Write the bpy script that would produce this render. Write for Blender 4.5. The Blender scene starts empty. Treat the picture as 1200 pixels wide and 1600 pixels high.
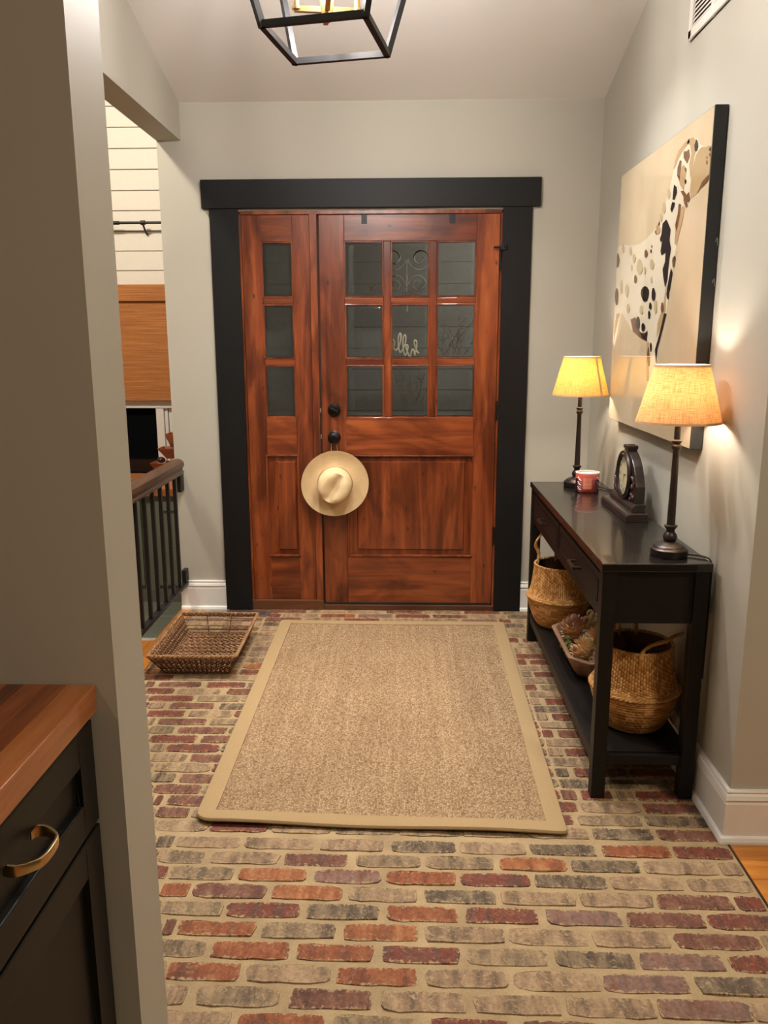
import bpy, bmesh, math, random
from mathutils import Vector, Matrix, noise as mnoise

# ------------------------------------------------------------------ camera, world, exposure
scene = bpy.context.scene
COL = scene.collection
W_PX, H_PX, F_PX = 1200, 1600, 1267.5
EYE_Z = 1.4507
RIGHT = Vector((0.99962223, 0.02732606, -0.00294807))
UP = Vector((-0.00277677, 0.20712263, 0.97831105))
FWD = Vector((-0.027344, 0.97793328, -0.20712026))
cam = bpy.data.cameras.new('camera'); cam_ob = bpy.data.objects.new('camera', cam); COL.objects.link(cam_ob)
cam.sensor_fit = 'VERTICAL'; cam.sensor_height = 36; cam.lens = F_PX * 36 / H_PX
cam.clip_start = 0.02
mm = Matrix.Identity(4)
for i, v in enumerate((RIGHT, UP, -FWD)):
    for j in range(3): mm[j][i] = v[j]
mm.translation = (0, 0, EYE_Z)
cam_ob.matrix_world = mm
scene.camera = cam_ob

world = bpy.data.worlds.new('night'); scene.world = world; world.use_nodes = True
world.node_tree.nodes['Background'].inputs[0].default_value = (0.10, 0.13, 0.2, 1)
world.node_tree.nodes['Background'].inputs[1].default_value = 0.03
vs = scene.view_settings
vs.view_transform = 'Standard'; vs.look = 'None'; vs.gamma = 1; vs.use_curve_mapping = False
vs.exposure = 0.0
scene.cycles.use_denoising = True
scene.cycles.max_bounces = 10
scene.cycles.diffuse_bounces = 6
scene.cycles.transparent_max_bounces = 16
scene.cycles.caustics_reflective = False
scene.cycles.caustics_refractive = False
scene.cycles.sample_clamp_indirect = 6

L_CANDLE = 740.0     # glow of the lantern bulbs
L_TABLE = 235.0       # glow of the table lamp bulbs
def area_light(name, loc, target, size, power, color):
    l = bpy.data.lights.new(name, 'AREA'); l.shape = 'DISK'; l.size = size; l.energy = power; l.color = color
    o = bpy.data.objects.new(name, l); COL.objects.link(o); o.location = loc
    o.rotation_euler = (Vector(target) - Vector(loc)).to_track_quat('-Z', 'Y').to_euler()
    return o
# recessed cans of the kitchen behind and of the side room on the left
area_light('kitchen_can_light', (1.7, 0.45, 3.0), (1.7, 0.7, 0), 0.16, 44, (1.0, 0.84, 0.64))
area_light('kitchen_can_light', (-1.5, -1.2, 2.95), (-1.5, -1.2, 0), 0.14, 11, (1.0, 0.80, 0.56))
for cx_, cy_ in ((-0.45, 3.15), (0.30, 3.15)):  # fill lights added out of view to brighten the floor and lower door
    area_light('entry_fill_light', (cx_, cy_, 2.87), (cx_, cy_ - 0.02, 0), 0.12, 15, (1.0, 0.95, 0.88)).data.spread = math.radians(105)
area_light('side_room_can_light', (-2.2, 3.6, 3.62), (-2.0, 5.4, 0), 0.3, 84, (1.0, 0.87, 0.71))
area_light('porch_light', (0.9, 4.6, 2.3), (0.0, 5.6, 1.2), 0.2, 13, (1.0, 0.9, 0.75))

# ------------------------------------------------------------------ measuring helpers
def ray(x, y):
    return RIGHT * ((x - 600) / F_PX) + UP * (-(y - 800) / F_PX) + FWD
def at_floor(x, y, z=0.0):
    d = ray(x, y); t = (z - EYE_Z) / d.z; return Vector((0, 0, EYE_Z)) + d * t
def at_y(x, y, Y):
    d = ray(x, y); return Vector((0, 0, EYE_Z)) + d * (Y / d.y)
def at_x(x, y, X):
    d = ray(x, y); return Vector((0, 0, EYE_Z)) + d * (X / d.x)

# ------------------------------------------------------------------ materials
def lin(c):
    c = c / 255.0
    return c / 12.92 if c <= 0.04045 else ((c + 0.055) / 1.055) ** 2.4
def rgb(r, g, b, k=1.0): return (lin(r) * k, lin(g) * k, lin(b) * k, 1)

class NT:
    def __init__(s, name):
        s.m = bpy.data.materials.new(name); s.m.use_nodes = True
        s.n = s.m.node_tree.nodes; s.l = s.m.node_tree.links
        s.b = s.n['Principled BSDF']; s.out = s.n['Material Output']
    def add(s, t, **kw):
        n = s.n.new(t)
        for k, v in kw.items():
            if k.startswith('i_'):
                key = k[2:]
                n.inputs[int(key) if key.isdigit() else key.replace('_', ' ')].default_value = v
            else: setattr(n, k, v)
        return n
    def link(s, a, b): s.l.new(a, b)
    def coord(s, kind='Object', scale=(1, 1, 1), rnd=True, rot=(0, 0, 0)):
        tc = s.add('ShaderNodeTexCoord'); mp = s.add('ShaderNodeMapping')
        mp.inputs['Scale'].default_value = scale; mp.inputs['Rotation'].default_value = rot
        s.link(tc.outputs[kind], mp.inputs['Vector'])
        if rnd:
            oi = s.add('ShaderNodeObjectInfo'); mu = s.add('ShaderNodeMath', operation='MULTIPLY'); mu.inputs[1].default_value = 37.0
            s.link(oi.outputs['Random'], mu.inputs[0]); s.link(mu.outputs[0], mp.inputs['Location'])
        return mp.outputs[0]
    def noise(s, vec, scale, detail=4, rough=0.55, dist=0.0):
        n = s.add('ShaderNodeTexNoise'); n.inputs['Scale'].default_value = scale; n.inputs['Detail'].default_value = detail
        n.inputs['Roughness'].default_value = rough; n.inputs['Distortion'].default_value = dist
        s.link(vec, n.inputs['Vector']); return n.outputs['Fac']
    def ramp(s, fac, stops):
        r = s.add('ShaderNodeValToRGB'); e = r.color_ramp.elements
        while len(e) < len(stops): e.new(0.5)
        for el, (p, c) in zip(e, stops): el.position = p; el.color = c
        s.link(fac, r.inputs[0]); return r.outputs[0]
    def mix(s, fac, a, b, mode='MIX'):
        m = s.add('ShaderNodeMixRGB', blend_type=mode)
        for sock, v in zip(m.inputs, (fac, a, b)):
            if hasattr(v, 'is_linked'): s.link(v, sock)
            else: sock.default_value = v
        return m.outputs[0]
    def bump(s, h, strength=0.3, dist=0.002):
        b = s.add('ShaderNodeBump'); b.inputs['Strength'].default_value = strength; b.inputs['Distance'].default_value = dist
        s.link(h, b.inputs['Height']); s.link(b.outputs[0], s.b.inputs['Normal'])
    def set(s, **kw):
        for k, v in kw.items():
            sock = s.b.inputs[k.replace('_', ' ')]
            if hasattr(v, 'is_linked'): s.link(v, sock)
            else: sock.default_value = v
        return s

def plain(name, c, rough=0.5, metallic=0.0, vary=0.12, bump=0.0, scale=30, coat=0.0, spec=0.5):
    t = NT(name); v = t.coord()
    f = t.noise(v, scale, 4)
    d = tuple(x * (1 - vary) for x in c[:3]) + (1,); u = tuple(min(1, x * (1 + vary)) for x in c[:3]) + (1,)
    t.set(Base_Color=t.ramp(f, [(0.3, d), (0.7, u)]), Roughness=rough, Metallic=metallic, Coat_Weight=coat, Specular_IOR_Level=spec)
    if bump: t.bump(f, bump, 0.001)
    return t.m

def wood(name, stops, axis='z', fine=1.0, rough=0.4, knots=0.0, blotch=0.0, bump=0.08, coat=0.0, spec=0.5, dark=(0.03, 0.012, 0.006, 1), wide=1.0):
    t = NT(name)
    sc = {'x': (1.2 * wide, 14 * wide, 14 * wide), 'y': (14 * wide, 1.2 * wide, 14 * wide), 'z': (14 * wide, 14 * wide, 1.2 * wide)}[axis]
    v = t.coord(scale=sc)
    f = t.noise(v, 1.6 * fine, 6, 0.6, 1.2)
    c = t.ramp(f, stops)
    fine_v = t.coord(scale=tuple(q * 6 for q in sc))
    g = t.noise(fine_v, 2.0 * fine, 3)
    c = t.mix(0.35, c, t.ramp(g, [(0.3, (0.55, 0.55, 0.55, 1)), (0.7, (1.15, 1.15, 1.15, 1))]), 'MULTIPLY')
    if blotch:
        v2 = t.coord(scale={'x': (1.5, 5, 5), 'y': (5, 1.5, 5), 'z': (5, 5, 1.5)}[axis])
        b = t.noise(v2, 1.5, 3, 0.5, 0.8)
        c = t.mix(blotch, c, t.ramp(b, [(0.38, (0.42, 0.36, 0.34, 1)), (0.55, (1, 1, 1, 1))]), 'MULTIPLY')
    if knots:
        v3 = t.coord(scale={'x': (2.2, 5, 5), 'y': (5, 2.2, 5), 'z': (5, 5, 2.2)}[axis])
        vo = t.add('ShaderNodeTexVoronoi'); vo.inputs['Scale'].default_value = 2.6
        t.link(v3, vo.inputs['Vector'])
        kn = t.ramp(vo.outputs['Distance'], [(0.04, (1, 1, 1, 1)), (0.10, (0, 0, 0, 1))])
        c = t.mix(t.mix(1.0, kn, (knots, knots, knots, 1), 'MULTIPLY'), c, dark)
    oi = t.add('ShaderNodeObjectInfo')
    c = t.mix(0.5, c, t.ramp(oi.outputs['Random'], [(0.0, (0.62, 0.57, 0.54, 1)), (1.0, (1.22, 1.22, 1.22, 1))]), 'MULTIPLY')
    t.set(Base_Color=c, Roughness=rough, Coat_Weight=coat, Specular_IOR_Level=spec)
    t.bump(g, bump, 0.001)
    return t.m

M = {}
def wall_paint(name, c):
    t = NT(name); v = t.coord(rnd=False)
    f = t.noise(v, 160, 3); g = t.noise(v, 1.2, 2)
    t.set(Base_Color=t.ramp(g, [(0.3, tuple(x * 0.97 for x in c[:3]) + (1,)), (0.7, c)]), Roughness=0.55, Specular_IOR_Level=0.35)
    t.bump(f, 0.12, 0.0012); return t.m
M['wall'] = wall_paint('greige_wall_paint', (0.475, 0.458, 0.392, 1))
M['ceiling'] = wall_paint('ceiling_paint', (0.74, 0.705, 0.67, 1))
M['white'] = plain('white_trim_paint', (0.80, 0.79, 0.76, 1), 0.35, vary=0.02)
M['shiplap'] = plain('white_shiplap_paint', (0.80, 0.76, 0.68, 1), 0.5, vary=0.02)
M['black_trim'] = plain('black_trim_paint', (0.0075, 0.0075, 0.008, 1), 0.5, vary=0.15, bump=0.05, scale=60, spec=0.25)
DOORW = [(0.28, rgb(92, 40, 20)), (0.48, rgb(134, 64, 31)), (0.72, rgb(170, 92, 47))]
M['door_v'] = wood('knotty_alder_upright', DOORW, 'z', rough=0.33, knots=0.85, blotch=0.9, coat=0.25, wide=0.62)
M['door_h'] = wood('knotty_alder_crosswise', DOORW, 'x', rough=0.33, knots=0.85, blotch=0.9, coat=0.25, wide=0.62)
M['sill'] = wood('door_sill_wood', [(0.3, rgb(80, 45, 25)), (0.7, rgb(110, 68, 40))], 'x', rough=0.5)
M['black_metal'] = plain('oil_rubbed_black_metal', (0.012, 0.011, 0.011, 1), 0.32, 0.6)
M['iron'] = plain('black_iron', (0.010, 0.010, 0.011, 1), 0.45, 0.3)
M['espresso'] = wood('espresso_console_wood', [(0.3, (0.0055, 0.0046, 0.0042, 1)), (0.7, (0.009, 0.0072, 0.0065, 1))], 'y', rough=0.5, coat=0.0, bump=0.03, spec=0.3)
M['espresso_top'] = wood('espresso_console_top', [(0.3, (0.008, 0.0062, 0.005, 1)), (0.7, (0.012, 0.0095, 0.008, 1))], 'y', rough=0.24, coat=0.3, bump=0.02)
M['bronze_pull'] = plain('dark_bronze_pull', (0.10, 0.07, 0.045, 1), 0.38, 0.9)
M['cabinet'] = plain('black_cabinet_paint', (0.0055, 0.0052, 0.0046, 1), 0.45, spec=0.35, vary=0.1)
M['brass'] = plain('brushed_champagne_brass', (0.62, 0.44, 0.22, 1), 0.27, 1.0)
M['gilt'] = plain('candelabra_brass', (0.75, 0.50, 0.20, 1), 0.3, 1.0)
M['rail_wood'] = wood('handrail_wood', [(0.3, rgb(62, 40, 26)), (0.7, rgb(98, 66, 44))], 'y', rough=0.38)
M['oak'] = wood('oak_floor', [(0.25, rgb(170, 100, 36)), (0.75, rgb(215, 145, 62))], 'y', rough=0.3, bump=0.03)
M['oak_x'] = wood('oak_floor_crosswise', [(0.25, rgb(170, 100, 36)), (0.75, rgb(215, 145, 62))], 'x', rough=0.3, bump=0.03)
M['walnut'] = wood('walnut_stave', [(0.25, rgb(112, 58, 28)), (0.5, rgb(150, 82, 42)), (0.8, rgb(186, 112, 60))], 'y', rough=0.3, coat=0.2)
M['walnut_dark'] = wood('dark_walnut_stave', [(0.25, rgb(66, 34, 18)), (0.5, rgb(92, 48, 26)), (0.8, rgb(120, 66, 36))], 'y', rough=0.3, coat=0.2)
M['walnut_light'] = wood('light_walnut_stave', [(0.25, rgb(160, 90, 46)), (0.5, rgb(196, 122, 68)), (0.8, rgb(216, 146, 88))], 'y', rough=0.3, coat=0.2)
M['green_paint'] = plain('grey_green_paint', rgb(112, 116, 100), 0.45, vary=0.05)
M['tile'] = plain('grey_green_tile', rgb(104, 108, 98), 0.35, vary=0.1)
M['grout'] = plain('pale_grout', rgb(150, 148, 138), 0.8)
M['dark_wood_box'] = wood('terracotta_stained_wood', [(0.3, rgb(120, 62, 38)), (0.7, rgb(170, 98, 64))], 'x', rough=0.5)
M['black_stone'] = plain('dark_red_stone', rgb(50, 28, 26), 0.3)
M['steel'] = plain('brushed_nickel', (0.45, 0.43, 0.40, 1), 0.35, 0.9)
M['cord'] = plain('black_cord_rubber', (0.012, 0.012, 0.012, 1), 0.5)
M['vent_paint'] = plain('vent_white_paint', (0.72, 0.68, 0.62, 1), 0.5, vary=0.02)
M['vent_dark'] = plain('vent_dark', (0.03, 0.027, 0.024, 1), 0.8)
M['siding'] = plain('grey_lap_siding', (0.17, 0.17, 0.165, 1), 0.7, vary=0.08)
M['planter'] = plain('dark_planter', (0.05, 0.05, 0.05, 1), 0.6)
M['cream'] = plain('cream_sign_paint', (0.85, 0.80, 0.64, 1), 0.6, vary=0.03)
M['sprig'] = plain('dried_sprig', (0.22, 0.17, 0.12, 1), 0.8)
M['pale_iron'] = plain('weathered_scroll_iron', (0.33, 0.32, 0.29, 1), 0.6)
M['lamp_metal'] = plain('aged_pewter_bronze', (0.055, 0.045, 0.042, 1), 0.36, 0.75)
M['string'] = plain('natural_string', (0.45, 0.33, 0.2, 1), 0.8)
M['outlet'] = plain('white_plastic', (0.7, 0.68, 0.64, 1), 0.4, vary=0.02)
def glass_mat():
    t = NT('door_glass'); t.n.remove(t.b)
    tr = t.add('ShaderNodeBsdfTransparent'); tr.inputs[0].default_value = (0.90, 0.93, 0.91, 1)
    gl = t.add('ShaderNodeBsdfGlossy'); gl.inputs['Roughness'].default_value = 0.02; gl.inputs[0].default_value = (0.9, 0.95, 0.93, 1)
    fr = t.add('ShaderNodeFresnel'); fr.inputs[0].default_value = 1.6
    mx = t.add('ShaderNodeMixShader'); t.link(fr.outputs[0], mx.inputs[0]); t.link(tr.outputs[0], mx.inputs[1]); t.link(gl.outputs[0], mx.inputs[2])
    t.link(mx.outputs[0], t.out.inputs[0]); return t.m
M['glass'] = glass_mat()
def emit(name, c, s):
    t = NT(name); t.set(Base_Color=c, Emission_Color=c, Emission_Strength=s); return t.m
M['bulb'] = emit('lit_candle_bulb', (1.0, 0.93, 0.88, 1), L_CANDLE)
M['table_bulb'] = emit('lit_table_bulb', (1.0, 0.90, 0.76, 1), L_TABLE)

def mortar():
    t = NT('sand_mortar'); v = t.coord(rnd=False)
    f = t.noise(v, 9, 5); g = t.noise(v, 260, 3)
    c = t.ramp(f, [(0.3, rgb(150, 128, 95)), (0.7, rgb(178, 155, 117))])
    c = t.mix(0.35, c, t.ramp(g, [(0.35, (0.6, 0.6, 0.6, 1)), (0.65, (1.1, 1.1, 1.1, 1))]), 'MULTIPLY')
    t.set(Base_Color=c, Roughness=0.8); t.bump(g, 0.5, 0.002); return t.m
M['mortar'] = mortar()
def brick_mat(name, a, b, c, worn=0.35):
    t = NT(name); v = t.coord(scale=(1, 1, 1))
    f = t.noise(t.coord(scale=(1.0, 0.22, 1)), 26, 3, 0.55); g = t.noise(v, 90, 5, 0.7); h = t.noise(v, 30, 4, 0.6)
    col = t.ramp(f, [(0.36, a), (0.5, b), (0.64, c)])
    col = t.mix(0.75, col, t.ramp(g, [(0.30, (0.50, 0.49, 0.48, 1)), (0.50, (1, 1, 1, 1)), (0.72, (1.32, 1.28, 1.22, 1))]), 'MULTIPLY')
    col = t.mix(0.5, col, t.ramp(h, [(0.35, (0.68, 0.67, 0.66, 1)), (0.6, (1.1, 1.1, 1.1, 1))]), 'MULTIPLY')
    fl = t.noise(t.coord(scale=(1.0, 1.0, 1)), 55, 6, 0.75, 1.2)     # lime haze left on the worn face, in flakes
    m = t.ramp(fl, [(0.52, (0, 0, 0, 1)), (0.66, (worn, worn, worn, 1))])
    col = t.mix(m, col, rgb(186, 162, 126))
    tc = t.add('ShaderNodeTexCoord'); sp = t.add('ShaderNodeSeparateXYZ'); t.link(tc.outputs['Generated'], sp.inputs[0])   # mortar smeared over the arrises
    def edge(sock, w):
        s1 = t.add('ShaderNodeMath', operation='SUBTRACT'); t.link(sock, s1.inputs[0]); s1.inputs[1].default_value = 0.5
        s2 = t.add('ShaderNodeMath', operation='ABSOLUTE'); t.link(s1.outputs[0], s2.inputs[0])
        s3 = t.add('ShaderNodeMath', operation='MULTIPLY_ADD'); t.link(s2.outputs[0], s3.inputs[0]); s3.inputs[1].default_value = w; s3.inputs[2].default_value = -0.5 * w
        return s3.outputs[0]
    mx = t.add('ShaderNodeMath', operation='MAXIMUM'); t.link(edge(sp.outputs[0], 7.0), mx.inputs[0]); t.link(edge(sp.outputs[1], 1.9), mx.inputs[1])
    en = t.noise(v, 85, 4, 0.7); e2 = t.add('ShaderNodeMath', operation='MULTIPLY_ADD'); t.link(en, e2.inputs[0]); e2.inputs[1].default_value = 2.0; e2.inputs[2].default_value = -0.52
    ad = t.add('ShaderNodeMath', operation='ADD'); t.link(mx.outputs[0], ad.inputs[0]); t.link(e2.outputs[0], ad.inputs[1])
    em = t.ramp(ad.outputs[0], [(0.30, (0, 0, 0, 1)), (0.42, (0.92, 0.92, 0.92, 1))])
    col = t.mix(em, col, rgb(168, 145, 109))
    t.set(Base_Color=col, Roughness=0.62, Specular_IOR_Level=0.35)
    hh = t.add('ShaderNodeMath', operation='ADD'); t.link(g, hh.inputs[0]); t.link(fl, hh.inputs[1]); t.bump(hh.outputs[0], 0.8, 0.003); return t.m
BR = {
 'O': brick_mat('brick_orange_red', rgb(104, 62, 42), rgb(138, 76, 46), rgb(146, 90, 56), 0.3),
 'B': brick_mat('brick_brown_orange', rgb(128, 74, 44), rgb(150, 92, 56), rgb(166, 112, 72), 0.2),
 'R': brick_mat('brick_dark_red', rgb(86, 58, 50), rgb(118, 58, 43), rgb(108, 66, 52), 0.3),
 'M': brick_mat('brick_maroon', rgb(92, 58, 47), rgb(112, 70, 56), rgb(124, 88, 70), 0.3),
 'P': brick_mat('brick_purple_grey', rgb(104, 82, 74), rgb(128, 98, 88), rgb(118, 80, 64), 0.25),
 'G': brick_mat('brick_taupe', rgb(104, 88, 69), rgb(132, 112, 87), rgb(154, 131, 101), 0.65),
 'D': brick_mat('brick_charcoal', rgb(74, 62, 50), rgb(98, 83, 67), rgb(132, 114, 91), 0.6),
 'T': brick_mat('brick_pale_worn', rgb(112, 92, 72), rgb(146, 120, 94), rgb(166, 140, 110), 0.75),
}
def sisal():
    t = NT('woven_sisal'); v = t.coord('UV', rnd=False)
    mp = t.add('ShaderNodeMapping'); mp.inputs['Scale'].default_value = (190, 130, 1); t.link(v, mp.inputs[0])
    vo = t.add('ShaderNodeTexVoronoi'); vo.inputs['Scale'].default_value = 1.0; vo.inputs['Randomness'].default_value = 0.5; t.link(mp.outputs[0], vo.inputs['Vector'])
    n2 = t.noise(v, 3.0, 3)
    sep = t.add('ShaderNodeSeparateColor'); t.link(vo.outputs['Color'], sep.inputs[0])
    c = t.ramp(sep.outputs[0], [(0.0, rgb(140, 116, 88)), (0.3, rgb(163, 139, 109)), (1.0, rgb(188, 165, 135))])
    d = t.ramp(vo.outputs['Distance'], [(0.25, (1.08, 1.08, 1.08, 1)), (0.66, (0.60, 0.53, 0.46, 1))])
    c = t.mix(0.9, c, d, 'MULTIPLY')
    mp2 = t.add('ShaderNodeMapping'); mp2.inputs['Scale'].default_value = (40, 0.8, 1); t.link(v, mp2.inputs[0])
    st = t.noise(mp2.outputs[0], 1.0, 3)
    c = t.mix(0.45, c, t.ramp(st, [(0.35, (0.72, 0.68, 0.64, 1)), (0.65, (1.1, 1.1, 1.1, 1))]), 'MULTIPLY')
    c = t.mix(0.3, c, t.ramp(n2, [(0.35, (0.8, 0.76, 0.74, 1)), (0.65, (1.1, 1.1, 1.1, 1))]), 'MULTIPLY')
    t.set(Base_Color=c, Roughness=0.9, Specular_IOR_Level=0.15)
    b = t.add('ShaderNodeBump'); b.inputs['Strength'].default_value = 0.8; b.inputs['Distance'].default_value = 0.004; b.invert = True
    t.link(vo.outputs['Distance'], b.inputs['Height']); t.link(b.outputs[0], t.b.inputs['Normal'])
    return t.m
M['sisal'] = sisal()
M['rug_border'] = plain('tan_canvas_binding', rgb(164, 140, 104), 0.85, vary=0.06, bump=0.3, scale=220, spec=0.2)
def straw(name, lo, hi, scale=60):
    t = NT(name); v = t.coord(); f = t.noise(v, scale, 5, 0.65); g = t.noise(v, 9, 2)
    c = t.ramp(f, [(0.3, lo), (0.7, hi)]); c = t.mix(0.4, c, t.ramp(g, [(0.3, (0.7, 0.66, 0.6, 1)), (0.7, (1.15, 1.15, 1.15, 1))]), 'MULTIPLY')
    t.set(Base_Color=c, Roughness=0.75, Specular_IOR_Level=0.25); t.bump(f, 0.3, 0.001); return t.m
M['seagrass'] = straw('woven_seagrass', rgb(168, 116, 62), rgb(228, 182, 118))
def seagrass_body():
    t = NT('seagrass_strands'); at_ = t.add('ShaderNodeAttribute', attribute_name='tone'); f = t.noise(t.coord(), 110, 4, 0.6)
    c = t.ramp(at_.outputs['Fac'], [(0.0, rgb(128, 82, 38)), (0.3, rgb(178, 126, 68)), (0.75, rgb(230, 184, 120))])
    c = t.mix(0.5, c, t.ramp(f, [(0.3, (0.75, 0.72, 0.68, 1)), (0.7, (1.12, 1.12, 1.12, 1))]), 'MULTIPLY')
    t.set(Base_Color=c, Roughness=0.7, Specular_IOR_Level=0.25); t.bump(f, 0.3, 0.001); return t.m
M['seagrass_body'] = seagrass_body()
M['wicker'] = straw('brown_wicker', rgb(110, 78, 52), rgb(178, 138, 100), 90)
M['wicker_dark'] = straw('dark_wicker', rgb(70, 46, 30), rgb(120, 84, 58), 90)
M['felt'] = straw('camel_felt', rgb(206, 178, 136), rgb(218, 192, 150), 240)
M['felt_light'] = straw('light_camel_felt', rgb(224, 198, 154), rgb(234, 210, 168), 240)
M['bamboo'] = None
def bamboo():
    t = NT('bamboo_weave'); v = t.coord(scale=(2, 2, 120)); f = t.noise(v, 1.5, 4, 0.6)
    w = t.coord(scale=(30, 30, 30)); g = t.noise(w, 3, 2)
    c = t.ramp(f, [(0.3, rgb(150, 88, 40)), (0.7, rgb(196, 130, 68))]); c = t.mix(0.3, c, t.ramp(g, [(0.3, (0.7, 0.7, 0.7, 1)), (0.7, (1.1, 1.1, 1.1, 1))]), 'MULTIPLY')
    t.set(Base_Color=c, Roughness=0.7); t.bump(f, 0.4, 0.002); return t.m
M['bamboo'] = bamboo()
def linen(name, c0, c1, tint):
    t = NT(name); v = t.coord('UV', rnd=False)
    def layer(sc):
        mp = t.add('ShaderNodeMapping'); mp.inputs['Scale'].default_value = sc; t.link(v, mp.inputs[0]); return t.noise(mp.outputs[0], 1.0, 4, 0.7)
    a = layer((22, 620, 1)); b = layer((620, 22, 1))
    s = t.add('ShaderNodeMath', operation='ADD'); t.link(a, s.inputs[0]); t.link(b, s.inputs[1])
    c = t.ramp(s.outputs[0], [(0.80 / 2, c0), (1.18 / 2, c1)])
    mv = t.add('ShaderNodeMath', operation='MULTIPLY'); t.link(s.outputs[0], mv.inputs[0]); mv.inputs[1].default_value = 0.5
    c = t.ramp(mv.outputs[0], [(0.40, c0), (0.58, c1)])
    t.n.remove(t.b)
    df = t.add('ShaderNodeBsdfDiffuse'); tl = t.add('ShaderNodeBsdfTranslucent'); t.link(c, df.inputs[0])
    t.link(t.mix(1.0, c, tint, 'MULTIPLY'), tl.inputs[0])
    mx = t.add('ShaderNodeMixShader'); mx.inputs[0].default_value = 0.15
    t.link(df.outputs[0], mx.inputs[1]); t.link(tl.outputs[0], mx.inputs[2]); t.link(mx.outputs[0], t.out.inputs[0])
    return t.m
M['linen'] = linen('oatmeal_linen_shade', rgb(186, 132, 80), rgb(240, 204, 156), (0.86, 0.58, 0.33, 1))
M['linen_yellow'] = linen('straw_linen_shade', rgb(196, 146, 64), rgb(240, 206, 132), (0.70, 0.58, 0.24, 1))
M['shade_trim'] = plain('shade_binding', rgb(206, 164, 120), 0.8)
def glossy_print(name, c, rough=0.02):
    return plain(name, c, rough, vary=0.05, scale=6, spec=0.5)
M['canvas_bg'] = glossy_print('glazed_print_ground', rgb(196, 178, 148))
M['dog_cream'] = glossy_print('print_cream', rgb(210, 200, 178))
M['dog_tan'] = glossy_print('print_tan', rgb(172, 146, 108))
M['dog_light_tan'] = glossy_print('print_pale_tan', rgb(182, 164, 130))
M['dog_brown'] = glossy_print('print_brown', rgb(112, 78, 54))
M['dog_black'] = glossy_print('print_black', rgb(46, 38, 36))
M['canvas_edge'] = plain('black_canvas_edge', (0.012, 0.013, 0.015, 1), 0.5)
M['clock_wood'] = plain('carved_dark_resin', (0.020, 0.013, 0.012, 1), 0.36, vary=0.3, bump=0.1, scale=40)
M['clock_leaf'] = plain('rubbed_carving', (0.075, 0.042, 0.036, 1), 0.42, vary=0.4, scale=60)
M['clock_face'] = plain('aged_clock_dial', rgb(206, 196, 160), 0.35, vary=0.06, scale=12)
M['ink'] = plain('dial_ink', (0.02, 0.018, 0.016, 1), 0.5)
M['candle_coral'] = plain('coral_glaze', rgb(214, 98, 84), 0.25, vary=0.04)
M['candle_label'] = plain('peach_label', rgb(240, 142, 112), 0.4, vary=0.04)
M['candle_dark'] = plain('plum_print', rgb(70, 28, 48), 0.3)
M['candle_pale'] = plain('pale_print', rgb(236, 208, 190), 0.3)
M['wax'] = plain('white_wax', (0.85, 0.80, 0.72, 1), 0.4, vary=0.02)
M['bowl_wood'] = wood('worn_dough_bowl_wood', [(0.3, rgb(128, 94, 70)), (0.7, rgb(172, 134, 106))], 'y', rough=0.6)
M['petal_mauve'] = plain('mauve_petal', rgb(178, 136, 120), 0.7, vary=0.35, scale=25)
M['petal_tan'] = plain('tan_petal', rgb(226, 188, 142), 0.7, vary=0.25, scale=25)
M['petal_cream'] = plain('cream_petal', rgb(226, 206, 162), 0.7, vary=0.15)
M['moss'] = plain('green_moss', rgb(104, 112, 54), 0.8, vary=0.4, scale=60)
M['mat_dark'] = plain('black_sweep_rubber', (0.01, 0.01, 0.01, 1), 0.7)
M['night'] = plain('dark_yard', (0.01, 0.012, 0.015, 1), 0.9)

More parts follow.
